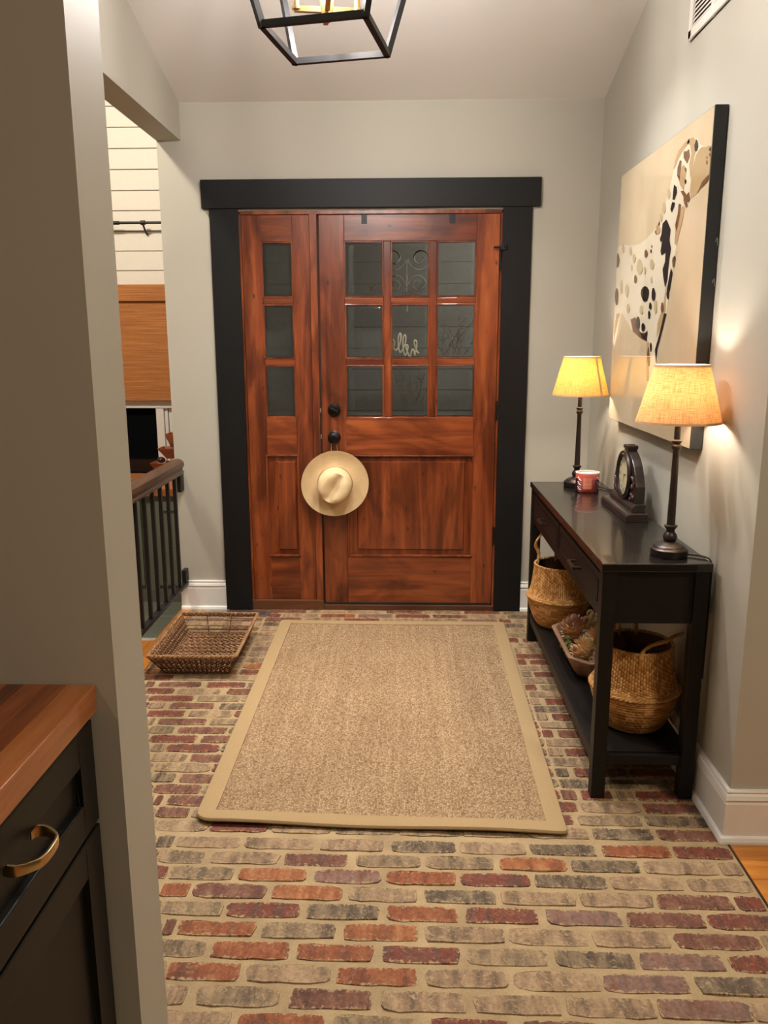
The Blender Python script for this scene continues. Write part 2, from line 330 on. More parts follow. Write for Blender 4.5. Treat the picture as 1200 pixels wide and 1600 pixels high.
# ------------------------------------------------------------------ mesh helpers
class MB:
    def __init__(s): s.v = []; s.f = []; s.uv = None
    def add(s, vs, fs, uvs=None):
        o = len(s.v); s.v += [Vector(q) for q in vs]; s.f += [tuple(i + o for i in f) for f in fs]
        if uvs is not None:
            if s.uv is None: s.uv = [(0, 0)] * o
            s.uv += uvs
        elif s.uv is not None: s.uv += [(0, 0)] * len(vs)
        return s
    def box(s, x0, x1, y0, y1, z0, z1):
        x0, x1 = sorted((x0, x1)); y0, y1 = sorted((y0, y1)); z0, z1 = sorted((z0, z1))
        return s.add([(x0, y0, z0), (x1, y0, z0), (x1, y1, z0), (x0, y1, z0), (x0, y0, z1), (x1, y0, z1), (x1, y1, z1), (x0, y1, z1)],
                     [(0, 3, 2, 1), (4, 5, 6, 7), (0, 1, 5, 4), (1, 2, 6, 5), (2, 3, 7, 6), (3, 0, 4, 7)])
    def prism(s, pts, axis, a, b):
        # pts: 2D outline; axis 'x': (y,z), 'y': (x,z), 'z': (x,y)
        def m(p, t): return {'x': (t, p[0], p[1]), 'y': (p[0], t, p[1]), 'z': (p[0], p[1], t)}[axis]
        n = len(pts)
        area = sum(pts[i][0] * pts[(i + 1) % n][1] - pts[(i + 1) % n][0] * pts[i][1] for i in range(n))
        vs = [m(p, a) for p in pts] + [m(p, b) for p in pts]
        fs = [tuple(range(n)), tuple(range(2 * n - 1, n - 1, -1))] + [(i, i + n, (i + 1) % n + n, (i + 1) % n) for i in range(n)]
        return s.add(vs, fs)
    def tube(s, path, r, n=8, closed=False, cap=True):
        path = [Vector(p) for p in path]; L = len(path)
        rs = r if isinstance(r, (list, tuple)) else [r] * L
        t0 = (path[1] - path[0]).normalized(); up = Vector((0, 0, 1)) if abs(t0.z) < 0.9 else Vector((1, 0, 0))
        nrm = (up - t0 * up.dot(t0)).normalized(); vs = []
        for i, p in enumerate(path):
            if closed: t = (path[(i + 1) % L] - path[i - 1])
            else: t = path[min(i + 1, L - 1)] - path[max(i - 1, 0)]
            t = t.normalized() if t.length > 1e-9 else t0
            nrm = (nrm - t * nrm.dot(t)); nrm = nrm.normalized() if nrm.length > 1e-9 else t.orthogonal().normalized()
            b = t.cross(nrm)
            for k in range(n):
                a = 2 * math.pi * k / n; vs.append(p + (nrm * math.cos(a) + b * math.sin(a)) * rs[i])
        fs = []
        for i in range(L if closed else L - 1):
            j = (i + 1) % L
            for k in range(n):
                k2 = (k + 1) % n; fs.append((i * n + k, i * n + k2, j * n + k2, j * n + k))
        if cap and not closed: fs += [tuple(range(n - 1, -1, -1)), tuple(range((L - 1) * n, L * n))]
        return s.add(vs, fs)
    def lathe(s, prof, c=(0, 0, 0), n=32, uv=False, cap=False):
        c = Vector(c); vs = []; fs = []; uvs = []; m = n + 1 if uv else n; acc = 0
        for i, (r, z) in enumerate(prof):
            if i: acc += math.hypot(r - prof[i - 1][0], z - prof[i - 1][1])
            for k in range(m):
                a = 2 * math.pi * k / n; vs.append(c + Vector((r * math.cos(a), r * math.sin(a), z))); uvs.append((a * 0.12, acc))
        for i in range(len(prof) - 1):
            for k in range(n):
                k2 = k + 1 if uv else (k + 1) % n
                fs.append((i * m + k, i * m + k2, (i + 1) * m + k2, (i + 1) * m + k))
        if cap: fs += [tuple(range(n - 1, -1, -1)), tuple(range((len(prof) - 1) * m, (len(prof) - 1) * m + n))]
        return s.add(vs, fs, uvs if uv else None)
    def ball(s, c, rx, ry=None, rz=None, n=10, m=7, rot=None):
        ry = ry or rx; rz = rz or rx; c = Vector(c); vs = []; fs = []
        for i in range(m + 1):
            th = math.pi * i / m
            for k in range(n):
                a = 2 * math.pi * k / n
                q = Vector((rx * math.sin(th) * math.cos(a), ry * math.sin(th) * math.sin(a), rz * math.cos(th)))
                if rot is not None: q = rot @ q
                vs.append(c + q)
        for i in range(m):
            for k in range(n): fs.append((i * n + k, (i + 1) * n + k, (i + 1) * n + (k + 1) % n, i * n + (k + 1) % n))
        return s.add(vs, fs)
    def mesh(s, name, mat, origin=(0, 0, 0), bevel=0.0, smooth=False, seg=2):
        me = bpy.data.meshes.new(name); o = Vector(origin)
        me.from_pydata([tuple(q - o) for q in s.v], [], s.f)
        if s.uv is not None:
            ul = me.uv_layers.new(name='UVMap')
            for l in me.loops: ul.data[l.index].uv = s.uv[l.vertex_index]
        bm = bmesh.new(); bm.from_mesh(me)
        if s.uv is None: bmesh.ops.remove_doubles(bm, verts=bm.verts, dist=1e-6)
        bmesh.ops.recalc_face_normals(bm, faces=bm.faces)
        if bevel:
            ed = [e for e in bm.edges if len(e.link_faces) == 2 and e.calc_face_angle(0) > 0.5]
            bmesh.ops.bevel(bm, geom=ed, offset=bevel, segments=seg, affect='EDGES', profile=0.5, clamp_overlap=True)
        bm.to_mesh(me); bm.free()
        me.materials.append(mat)
        if smooth:
            me.shade_smooth()
            if hasattr(me, 'set_sharp_from_angle'): me.set_sharp_from_angle(angle=math.radians(38))
        return me

def root_loc(p):
    v = Vector((0, 0, 0))
    while p is not None: v += p.location; p = p.parent
    return v
def part(name, mb, mat, parent=None, bevel=0.0, smooth=False, seg=2, label=None, kind=None):
    o = bpy.data.objects.new(name, mb.mesh(name, mat, root_loc(parent), bevel, smooth, seg)); COL.objects.link(o)
    o.parent = parent
    if label: o['label'] = label
    if kind: o['kind'] = kind
    return o
def thing(name, label, cat, loc=(0, 0, 0), group=None):
    o = bpy.data.objects.new(name, None); COL.objects.link(o); o.location = loc; o.empty_display_size = 0.05
    o['label'] = label; o['category'] = cat
    if group: o['group'] = group
    return o
def solid(name, label, cat, mb, mat, bevel=0.0, smooth=False, group=None):
    o = part(name, mb, mat, None, bevel, smooth); o['label'] = label; o['category'] = cat
    if group: o['group'] = group
    return o
def struct(name, mb, mat, label, cat, parent=None, bevel=0.0):
    o = part(name, mb, mat, parent, bevel); o['kind'] = 'structure'; o['label'] = label; o['category'] = cat
    return o
def struct_root(name, label, cat, loc=(0, 0, 0)):
    o = thing(name, label, cat, loc); o['kind'] = 'structure'; return o
def smooth_path(pts, n=6):
    pts = [Vector(p) for p in pts]; out = []
    for i in range(len(pts) - 1):
        p0 = pts[max(i - 1, 0)]; p1 = pts[i]; p2 = pts[i + 1]; p3 = pts[min(i + 2, len(pts) - 1)]
        for k in range(n):
            t = k / n
            out.append(0.5 * ((2 * p1) + (p2 - p0) * t + (2 * p0 - 5 * p1 + 4 * p2 - p3) * t * t + (3 * p1 - p0 - 3 * p2 + p3) * t ** 3))
    out.append(pts[-1]); return out

# ------------------------------------------------------------------ the room shell
WY = 4.255            # entry side of the door wall
XR = 0.95             # right wall
XE = -1.235           # left end of the door wall
def ceil_z(y): return 2.588 + (WY - y) * 0.265

w = MB(); w.box(XE, -0.845, WY, WY + 0.14, -0.02, 2.62); w.box(-0.845, 0.475, WY, WY + 0.14, 2.08, 2.62); w.box(0.475, XR + 0.14, WY, WY + 0.14, -0.02, 2.62)
struct('wall_front', w, M['wall'], 'greige wall around the wooden entry door', 'wall')
struct('wall_right', MB().prism([(2.18, -0.02), (WY, -0.02), (WY, ceil_z(WY) + 0.03), (2.18, ceil_z(2.18) + 0.03)], 'x', XR, XR + 0.14), M['wall'], 'greige wall behind the console table', 'wall')
struct('wall_return', MB().box(XR + 0.14, 3.1, 2.18, 2.32, -0.02, 3.7).box(XR, XR + 0.14, 2.179, 2.18, -0.02, 3.1), M['wall'], 'shaded greige wall turning away from the right corner', 'wall')
struct('wall_left', MB().box(-3.1, -0.46, 1.19, 1.325, -0.02, 3.5), M['wall'], 'end of the stub wall beside the black cabinet', 'wall')
struct('wall_beam', MB().prism([(1.325, 2.415), (WY, 2.415), (WY, ceil_z(WY) + 0.02), (1.325, ceil_z(1.325) + 0.02)], 'x', XE, -1.115), M['wall'], 'dropped header over the opening to the side room', 'wall')
struct('ceiling', MB().prism([(1.25, ceil_z(1.25)), (WY, ceil_z(WY)), (WY, ceil_z(WY) + 0.1), (1.25, ceil_z(1.25) + 0.1)], 'x', XE, XR + 0.14), M['ceiling'], 'sloped plaster ceiling rising away from the entry door', 'ceiling')
zk = ceil_z(1.25)
struct('ceiling', MB().prism([(-3.1, 2.6), (0.6, zk + 0.12), (1.25, zk), (1.25, zk + 0.12), (0.6, zk + 0.24), (-3.1, 2.75)], 'x', -3.1, 3.1), M['ceiling'], 'kitchen ceiling behind the viewer', 'ceiling')
struct('ceiling', MB().box(-4.1, XE, 1.325, 6.0, 3.7, 3.8), M['ceiling'], 'ceiling of the side room', 'ceiling')
struct('wall_rear', MB().box(-3.1, 3.1, -3.2, -3.1, -0.02, 3.2), M['wall'], 'kitchen wall behind the viewer', 'wall')
struct('wall_kitchen', MB().box(3.1, 3.2, -3.1, 2.32, -0.02, 3.8), M['wall'], 'far side wall of the kitchen', 'wall')
struct('wall_kitchen', MB().box(-3.2, -3.1, -3.1, 1.325, -0.02, 3.8), M['wall'], 'kitchen wall beyond the black cabinet', 'wall')
struct('wall_side_room', MB().box(-4.2, -4.1, 1.325, 6.0, -0.4, 3.8), M['wall'], 'outer wall of the side room', 'wall')
struct('wall_side_room', MB().box(XE, XE + 0.14, WY + 0.14, 6.0, -0.4, 3.8).box(XE + 0.001, XE + 0.12, WY, WY + 0.14, 2.62, 3.8), M['wall'], 'side room wall running back behind the door wall', 'wall')
struct('wall_side_room', MB().box(-4.1, XE, 1.22, 1.325, 2.0, 3.8), M['wall'], 'upper wall of the side room over the stub wall', 'wall')

# shiplap wall with its window
YB = 5.9
sh = struct('wall_back', MB().box(-4.1, -3.1, YB + 0.012, YB + 0.15, -0.4, 3.8).box(-3.1, XE, YB + 0.012, YB + 0.15, 1.03, 3.8).box(-3.1, XE, YB + 0.012, YB + 0.15, -0.4, 0.4), plain('shiplap_gap_shade', (0.40, 0.35, 0.28, 1), 0.7), 'white shiplap wall of the side room', 'wall')
seams = [1.80, 1.936, 2.068, 2.201, 2.337, 2.469, 2.606, 2.741, 2.876, 3.009, 3.143, 3.277, 3.411, 3.55, 3.7]
for a, b in zip(seams[:-1], seams[1:]):
    part('plank', MB().box(-4.1, XE, YB, YB + 0.013, a + 0.003, b - 0.003), M['shiplap'], sh, 0.002)

# floors: brick bed
fl = struct('floor', MB().box(-1.175, 0.945, -0.2, WY + 0.02, -0.06, -0.0012), M['mortar'], 'reclaimed brick floor laid in rows with sandy mortar', 'floor')
BRICK_MESHES = {}
random.seed(11)
def brick_geo(seed):
    rr = random.Random(seed); Lx, Ly = 0.1, 0.0292
    base = []; nx = 6
    for i in range(nx): base.append((-Lx + 0.004 + (2 * Lx - 0.008) * i / (nx - 1), -Ly + (0.004 if i in (0, nx - 1) else 0)))
    base += [(Lx, -Ly * 0.45), (Lx, Ly * 0.4)]
    for i in range(nx): base.append((Lx - 0.004 - (2 * Lx - 0.008) * i / (nx - 1), Ly - (0.004 if i in (0, nx - 1) else 0)))
    base += [(-Lx, Ly * 0.4), (-Lx, -Ly * 0.45)]
    lo = [(x + rr.uniform(-.0035, .0035), y + rr.uniform(-.0024, .0024)) for x, y in base]
    n = len(lo); vs = [(x, y, -0.012) for x, y in lo] + [(x * 0.985, y * 0.94, 0.0012 + rr.uniform(-.001, .0022)) for x, y in lo]
    fs = [tuple(range(n, 2 * n))] + [(i, (i + 1) % n, (i + 1) % n + n, i + n) for i in range(n)]
    return vs, fs
GEO = [brick_geo(s) for s in range(14)]
brick_count = 0
hidden = MB()
def lay_brick(x0, x1, yc, tilt, code, under=False):
    global brick_count
    g = random.randrange(14); ang = math.atan(tilt); L = x1 - x0
    if L < 0.02: return
    if under:
        vs, fs = GEO[g]
        hidden.add([((x0 + x1) / 2 + v[0] * L / 0.2, yc + tilt * (x0 + x1) / 2 + v[1], v[2]) for v in vs], fs); return
    key = (g, code)
    if key not in BRICK_MESHES:
        mb = MB().add(*GEO[g]); BRICK_MESHES[key] = mb.mesh('brick', BR[code])
    o = bpy.data.objects.new('brick', BRICK_MESHES[key]); COL.objects.link(o); o.parent = fl
    xm = (x0 + x1) / 2
    o.location = (xm, yc + tilt * xm, random.uniform(-.0012, .0008)); o.scale = (L / 0.2, random.uniform(.96, 1.05), 1)
    o.rotation_euler = (0, 0, ang + random.uniform(-.006, .006) + (math.pi if random.random() < .5 else 0))
    brick_count += 1
# rows read from the picture: left centre, right centre, then bricks as start, end, tone
NEAR = [
 ((258,1314.5),(1100,1334),'245-271D 275-376T 382-491T 500-600T 611-712D 719-821T 828-931D 940-1047O 1054-1147R'),
 ((300,1339),(1140,1358),'248-319G 328-437T 444-544M 556-657G 665-771G 781-885B 892-999D 1005-1119T 1125-1164T'),
 ((315,1364),(1130,1385),'265-365G 372-479B 492-595P 604-712O 719-828R 836-948D 955-1068T 1075-1182T'),
 ((262,1390),(1086,1412),'252-296O 301-416M 425-535B 542-652T 663-775D 783-901T 906-1021T 1027-1145M 1152-1199R'),
 ((300,1419),(1150,1440.5),'253-349G 353-469R 479-593D 604-715O 727-840R 854-970P 979-1100M 1107-1230R'),
 ((300,1450.5),(1130,1471.5),'256-272M 277-400O 409-525G 537-655B 664-788T 795-918T 927-1047T 1055-1185M 1192-1300T'),
 ((300,1482.5),(1165,1507.5),'230-320G 329-452O 463-584O 597-719R 729-855G 868-991D 1000-1131P 1143-1260R'),
 ((315,1518.7),(1150,1542),'261-376O 385-515T 524-651O 665-793T 803-939T 943-1078P 1090-1220D'),
 ((350,1557),(1150,1579.5),'200-291T 307-435G 452-581M 595-728T 740-875T 886-1023T 1029-1173P 1175-1290T'),
 ((400,1597),(1100,1618),'230-360T 371-507O 519-650G 671-797R 817-950M 962-1100T 1110-1250P'),
]
LEFT = {17:(1059.5,'45-310R 310-850T'),16:(1070,'45-125M 175-580M 635-1010R'),15:(1080,'50-320R 355-770T 830-1210M'),14:(1091,'80-520R 545-960G'),
 13:(1102.5,'85-225T 275-705M 755-1160D'),12:(1114.7,'65-425R 465-890T'),11:(1127,'75-130T 165-635M 670-1080G'),10:(1140,'80-320G 360-835M'),
 9:(1154.5,'85-535R 580-1010M'),8:(1169,'100-240T 250-760R'),7:(1184,'100-440T 480-950M'),6:(1199,'135-670T'),5:(1216,'112-325D 375-860M'),
 4:(1234,'120-575M'),3:(1253,'130-195R 250-740M'),2:(1272.6,'140-455M 490-980G'),1:(1292,'150-640T')}
RIGHTS = {28:(155,'0-90M 115-300T'),27:(190,'20-200D'),26:(225,'50-200T'),25:(265,'70-290G'),24:(305,'75-150R 180-330R'),23:(345,'105-340T'),22:(385,'115-170T 205-370T'),
 21:(430,'130-360R'),20:(475,'145-210R 240-385R'),19:(525,'165-410T'),18:(573,'175-255G 275-425R'),17:(625,'185-450G'),16:(675,'205-290R 325-490G'),
 15:(727,'230-500T'),14:(783,'245-320T 360-530R'),13:(845,'270-560D'),12:(905,'290-375T 415-600R'),11:(970,'320-620T'),10:(1035,'340-420R 460-640M'),
 9:(1110,'370-690T'),8:(1182,'385-495T 515-740R'),7:(1262,'420-740T'),6:(1340,'440-540D 585-760R 800-1000M'),5:(1420,'470-690D 850-1060D'),4:(1520,'490-605M 640-880R 920-1050T')}
def parse(s):
    out = []
    for tok in s.split():
        a, b = tok[:-1].split('-'); out.append((float(a), float(b), tok[-1]))
    return out
def row_y(k): return 2.134 + 0.0695 * k if k >= 1 else 2.122 + 0.0712 * k
def fill_row(k, known):
    yc = row_y(k); tilt = -0.0135 if k <= 0 else -0.0135 * max(0, 1 - k / 7.0)
    known = sorted(known); xs0, xs1 = -1.17, 0.94; spans = []; cur = xs0
    for a, b, c in known:
        if a > cur + 0.05:
            g = a - cur; n = max(1, round(g / 0.205))
            for i in range(n): spans.append((cur + g * i / n + (0 if (i == 0 and cur == xs0) else 0.006), cur + g * (i + 1) / n - 0.006, None))
        spans.append((max(a, xs0), min(b, xs1), c)); cur = b
    if cur < xs1 - 0.03:
        g = xs1 - cur; n = max(1, round(g / 0.205)); first = 0
        if not known and k % 2:
            spans.append((xs0, xs0 + 0.09, None)); cur = xs0 + 0.1; g = xs1 - cur; n = round(g / 0.205)
        for i in range(n): spans.append((cur + g * i / n + 0.006, cur + g * (i + 1) / n - 0.006, None))
    for a, b, c in spans:
        if a > xs1 - 0.02 or b < xs0 + 0.02: continue
        a = max(a, xs0); b = min(b, xs1)
        if c is None: c = random.choices('RMTGDPBO', (5, 4, 6, 5, 2, 1, 1, 1))[0]
        under = (2 <= k <= 26 and a > -0.6 and b < 0.45) or k < -10
        lay_brick(a, b, yc, tilt, c, under)
for k in range(30, -16, -1):
    known = []
    if -9 <= k <= 0:
        (lx, ly), (rx, ry), s = NEAR[-k]
        for a, b, c in parse(s):
            m = (a + b) / 2; y = ly + (ry - ly) * (m - lx) / (rx - lx)
            known.append((at_floor(a, y).x, at_floor(b, y).x, c))
    if k in LEFT:
        y, s = LEFT[k]
        known += [(at_floor(220 + a / 6.157, y).x, at_floor(220 + b / 6.157, y).x, c) for a, b, c in parse(s)]
    if k in RIGHTS:
        y, s = RIGHTS[k]
        known += [(at_floor(780 + a / 5, 940 + y / 5).x, at_floor(780 + b / 5, 940 + y / 5).x, c) for a, b, c in parse(s)]
    fill_row(k, known)
part('hidden_bricks', hidden, BR['M'], fl, kind='stuff')
part('edge_strip', MB().box(0.945, 0.951, -0.2, 2.15, -0.05, 0.002), M['bronze_pull'], fl, label='thin dark metal edging strip')
# oak floors
wf = struct('floor', MB().box(0.951, 3.1, -3.1, 2.2, -0.06, -0.012), M['night'], 'golden oak plank floor right of the bricks', 'floor')
for i in range(16): part('plank', MB().box(0.952 + (i % 2) * 0.0, 3.1, 2.165 - 0.083 * (i + 1), 2.164 - 0.083 * i, -0.012, 0.0), M['oak_x'], wf, 0.001)
wk = struct('floor', MB().box(-3.1, 0.951, -3.1, -0.2, -0.06, -0.002), M['oak'], 'oak floor of the kitchen behind the viewer', 'floor')
wl = struct('floor', MB().box(-4.1, -1.176, 1.325, 3.78, -0.3, -0.012), M['night'], 'golden oak floor strip left of the bricks', 'floor')
for i in range(9): part('plank', MB().box(-1.177 - 0.083 * (i + 1), -1.178 - 0.083 * i, 1.33, 3.765, -0.012, 0.0), M['oak'], wl, 0.001)
part('plank', MB().box(-1.243, -1.177, 3.766, WY, -0.3, 0.0), M['oak'], wl, 0.001)
part('nosing', MB().box(-4.1, -1.244, 3.765, 3.80, -0.03, 0.001), M['grout'], wl, 0.002, label='pale grey nosing at the edge of the step down')
# sunken tile floor of the side room
tf = struct('floor', MB().box(-4.1, XE, 3.78, YB, -0.36, -0.302), M['grout'], 'grey green tiles of the sunken side room', 'floor')
ty = [3.85, 4.20, 4.574, 4.985, 5.264]
for a, b in zip(ty[:-1], ty[1:]):
    for i in range(5):
        x1 = XE - 0.005 - 0.56 * i
        part('tile', MB().box(x1 - 0.55, x1, a + 0.006, b - 0.006, -0.305, -0.30), M['tile'], tf)

# baseboards: profiled
def base_profile(h=0.165, t=0.016):
    return [(0, 0), (t + 0.013, 0), (t + 0.013, 0.008), (t + 0.009, 0.018), (t, 0.022), (t, h * 0.74), (t - 0.003, h * 0.78), (t - 0.003, h * 0.80), (t + 0.002, h * 0.83), (t - 0.002, h * 0.90), (t - 0.006, h * 0.93), (t - 0.006, h * 0.95), (t - 0.003, h * 0.97), (t - 0.006, h), (0, h)]
struct('baseboard_front', MB().prism([(WY - a, z) for a, z in base_profile()], 'x', XE, -0.985), M['white'], 'white moulded baseboard left of the door casing', 'baseboard')
struct('baseboard_front', MB().prism([(WY - a, z) for a, z in base_profile()], 'x', 0.62, XR), M['white'], 'white moulded baseboard right of the door casing', 'baseboard')
bp = base_profile(); nb = len(bp)
vs = [(XR - a, 2.18 - a, z) for a, z in bp] + [(XR - a, WY - 0.02, z) for a, z in bp]
skin = [tuple(range(nb)), tuple(range(2 * nb - 1, nb - 1, -1))] + [(i, i + nb, (i + 1) % nb + nb, (i + 1) % nb) for i in range(nb)]
struct('baseboard_right', MB().add(vs, skin), M['white'], 'white moulded baseboard under the console wall', 'baseboard')
vs = [(XR - a, 2.18 - a, z) for a, z in bp] + [(3.1, 2.18 - a, z) for a, z in bp]
struct('baseboard_return', MB().add(vs, skin), M['white'], 'white moulded baseboard above the oak floor', 'baseboard')

# ------------------------------------------------------------------ door casing and door
YC = 4.235
hd = struct('trim_1', MB().box(-1.022, 0.658, YC - 0.008, WY, 2.093, 2.229), M['black_trim'], 'wide black header board across the top of the door', 'trim', bevel=0.003)
struct('trim_2', MB().box(-0.985, -0.843, YC, WY, 0.0, 2.093), M['black_trim'], 'black casing board left of the side panel', 'trim', bevel=0.002)
struct('trim_3', MB().box(0.477, 0.62, YC, WY, 0.0, 2.093), M['black_trim'], 'black casing board right of the door hinges', 'trim', bevel=0.002)
YD = 4.258            # face of the slab
jb = MB(); jb.box(-0.845, -0.833, YD - 0.006, WY + 0.14, 0, 2.08); jb.box(0.466, 0.478, YD - 0.006, WY + 0.14, 0, 2.08); jb.box(-0.845, 0.478, YD - 0.006, WY + 0.14, 2.066, 2.085)
jb.box(-0.489, -0.452, YD - 0.012, WY + 0.14, 0, 2.07)
fr = struct('trim_4', jb, M['door_v'], 'stained wooden door frame with the post between door and side panel', 'trim', bevel=0.002)
part('sill', MB().box(-0.845, -0.45, YD - 0.016, WY + 0.14, 0, 0.056), M['sill'], fr, 0.003, label='brown wooden sill under the side panel')
part('sill', MB().box(-0.45, 0.478, YD - 0.016, WY + 0.14, 0, 0.030), M['sill'], fr, 0.003, label='brown threshold under the door')

def px_rect(x0, y0, x1, y1, Y=YD):
    a = at_y(x0, y0, Y); b = at_y(x1, y1, Y); return a.x, b.x, b.z, a.z
def panel_mesh(x0, x1, z0, z1, rx0, rx1, rz0, rz1):
    # raised panel: recessed groove, sloping field, flat centre
    yg, yf = YD + 0.016, YD + 0.003
    mb = MB()
    o = [(x0, z0), (x1, z0), (x1, z1), (x0, z1)]; c = [(rx0, rz0), (rx1, rz0), (rx1, rz1), (rx0, rz1)]; e = 0.006
    c2 = [(rx0 + e, rz0 + e), (rx1 - e, rz0 + e), (rx1 - e, rz1 - e), (rx0 + e, rz1 - e)]
    vs = [(x, yg, z) for x, z in o] + [(x, yg - 0.004, z) for x, z in c] + [(x, yf, z) for x, z in c2]
    fs = [(8, 9, 10, 11)]
    for k in range(4):
        j = (k + 1) % 4; fs += [(k, j, 4 + j, 4 + k), (4 + k, 4 + j, 8 + j, 8 + k)]
    vs += [(x, YD + 0.03, z) for x, z in o]; fs += [(15, 14, 13, 12)] + [(k, 12 + k, 12 + (k + 1) % 4, (k + 1) % 4) for k in range(4)]
    return mb.add(vs, fs)
def glazed(root, x0, x1, z0, z1, cols, rows, panel, raised, stile_w):
    """leaf with stiles, rails, muntins, panes and one raised panel. cols/rows: opening intervals"""
    yb = YD + 0.044
    gx0, gx1 = cols[0][0], cols[-1][1]; gz1, gz0 = rows[0][1], rows[-1][0]
    part('stile', MB().box(x0, gx0, YD, yb, z0, z1), M['door_v'], root, 0.002)
    part('stile', MB().box(gx1, x1, YD, yb, z0, z1), M['door_v'], root, 0.002)
    part('rail', MB().box(gx0, gx1, YD, yb, gz1, z1), M['door_h'], root, 0.002)
    part('rail', MB().box(gx0, gx1, YD, yb, panel[3], gz0), M['door_h'], root, 0.002)
    part('rail', MB().box(gx0, gx1, YD, yb, z0, panel[2]), M['door_h'], root, 0.002)
    if panel[0] > gx0 + 0.004: part('stile', MB().box(gx0, panel[0], YD, yb, panel[2], panel[3]), M['door_v'], root, 0.002)
    if panel[1] < gx1 - 0.004: part('stile', MB().box(panel[1], gx1, YD, yb, panel[2], panel[3]), M['door_v'], root, 0.002)
    part('panel', panel_mesh(panel[0], panel[1], panel[2], panel[3], *raised), M['door_v'], root)
    # beading round the panel
    bd = MB(); t = 0.008
    a, b, c, d = panel
    bd.box(a, b, YD - 0.003, YD + 0.018, d - t, d); bd.box(a, b, YD - 0.003, YD + 0.018, c, c + t); bd.box(a, a + t, YD - 0.003, YD + 0.018, c, d); bd.box(b - t, b, YD - 0.003, YD + 0.018, c, d)
    part('moulding', bd, M['door_v'], root, 0.002)
    for i in range(len(cols) - 1): part('muntin', MB().box(cols[i][1], cols[i + 1][0], YD + 0.004, yb, gz0, gz1), M['door_v'], root, 0.003)
    for i in range(len(rows) - 1):
        for c0, c1 in cols: part('muntin', MB().box(c0, c1, YD + 0.004, yb, rows[i + 1][1], rows[i][0]), M['door_h'], root, 0.003)
    for r0, r1 in rows:
        for c0, c1 in cols:
            bd = MB(); t = 0.007
            bd.box(c0, c1, YD + 0.001, YD + 0.02, r1 - t, r1); bd.box(c0, c1, YD + 0.001, YD + 0.02, r0, r0 + t); bd.box(c0, c0 + t, YD + 0.001, YD + 0.02, r0 + t, r1 - t); bd.box(c1 - t, c1, YD + 0.001, YD + 0.02, r0 + t, r1 - t)
            part('glazing_bead', bd, M['door_v'], root, 0.002)
            e = 0.014; gy = YD + 0.018
            o = [(c0, r0), (c1, r0), (c1, r1), (c0, r1)]; q = [(c0 + e + t, r0 + e + t), (c1 - e - t, r0 + e + t), (c1 - e - t, r1 - e - t), (c0 + e + t, r1 - e - t)]
            vs = [(x, gy + 0.004, z) for x, z in o] + [(x, gy, z) for x, z in q]
            part('pane', MB().add(vs, [(4, 5, 6, 7)] + [(k, (k + 1) % 4, 4 + (k + 1) % 4, 4 + k) for k in range(4)]), M['glass'], root, label='bevelled glass pane')
SC = [(-0.736, -0.578)]; ROWS = [(1.664, 1.938), (1.358, 1.632), (1.055, 1.326)]
w1 = struct_root('window_1', 'narrow fixed wooden side panel with three panes left of the door', 'side panel', (-0.66, YD, 0.056))
glazed(w1, -0.832, -0.490, 0.056, 2.065, SC, ROWS, (-0.746, -0.572, 0.300, 0.858), (-0.690, -0.588, 0.335, 0.822), 0.1)
d1 = struct_root('door_1', 'reddish brown knotty wooden entry door with nine panes over one panel', 'door', (0.01, YD, 0.035))
DC = [(-0.316, -0.118), (-0.081, 0.115), (0.152, 0.350)]
glazed(d1, -0.443, 0.464, 0.040, 2.064, DC, ROWS, (-0.314, 0.356, 0.302, 0.856), (-0.264, 0.312, 0.338, 0.822), 0.12)
part('door_sweep', MB().box(-0.442, 0.463, YD - 0.006, YD + 0.02, 0.031, 0.042), M['mat_dark'], d1)
# hardware
def yd_lathe(prof, x, z, y=YD, n=28):
    mb = MB().lathe(prof, (0, 0, 0), n, cap=True); mb.v = [Vector((x + q.x, y - q.z, z + q.y)) for q in mb.v]; return mb
kz = 0.952; kx = -0.380
kb = part('door_knob', yd_lathe([(0.034, 0), (0.034, 0.006), (0.028, 0.010), (0.014, 0.013), (0.012, 0.030), (0.018, 0.036), (0.028, 0.042), (0.031, 0.052), (0.028, 0.062), (0.018, 0.068), (0.010, 0.069), (0.009, 0.066), (0.0, 0.067)], kx, kz), M['black_metal'], d1, smooth=True, label='round black door knob')
dbz = 1.094
db = part('deadbolt', yd_lathe([(0.034, 0), (0.034, 0.008), (0.030, 0.014), (0.020, 0.017), (0.0, 0.017)], kx + 0.002, dbz), M['black_metal'], d1, smooth=True, label='round black deadbolt with thumb turn')
tb = MB().box(-0.022, 0.022, YD - 0.03, YD - 0.015, -0.006, 0.006); ca, sa = math.cos(-.5), math.sin(-.5)
tb.v = [Vector((kx + 0.002 + q.x * ca - q.z * sa, q.y, dbz + q.x * sa + q.z * ca)) for q in tb.v]
part('thumb_turn', tb, M['black_metal'], db, 0.003)
for z in (1.09, 0.42, 1.84): part('hinge', MB().tube([(0.468, YD - 0.006, z - 0.05), (0.468, YD - 0.006, z + 0.05)], 0.0065, 10), M['iron'], d1, label='black door hinge')
for z in (1.092, 0.955): part('strike_plate', MB().box(-0.452, -0.446, YD - 0.004, YD + 0.0, z - 0.012, z + 0.012), M['steel'], d1)
lt = part('guard_latch', MB().tube([(0.432, YD - 0.024, 1.902), (0.44, YD - 0.024, 1.902), (0.485, YD - 0.03, 1.906)], 0.006, 10).box(0.468, 0.492, YC - 0.012, YC, 1.89, 1.918), M['iron'], fr, smooth=True, label='black swing arm guard latch')
part('latch_knob', MB().ball((0.489, YC - 0.014, 1.906), 0.009), M['iron'], lt, smooth=True)
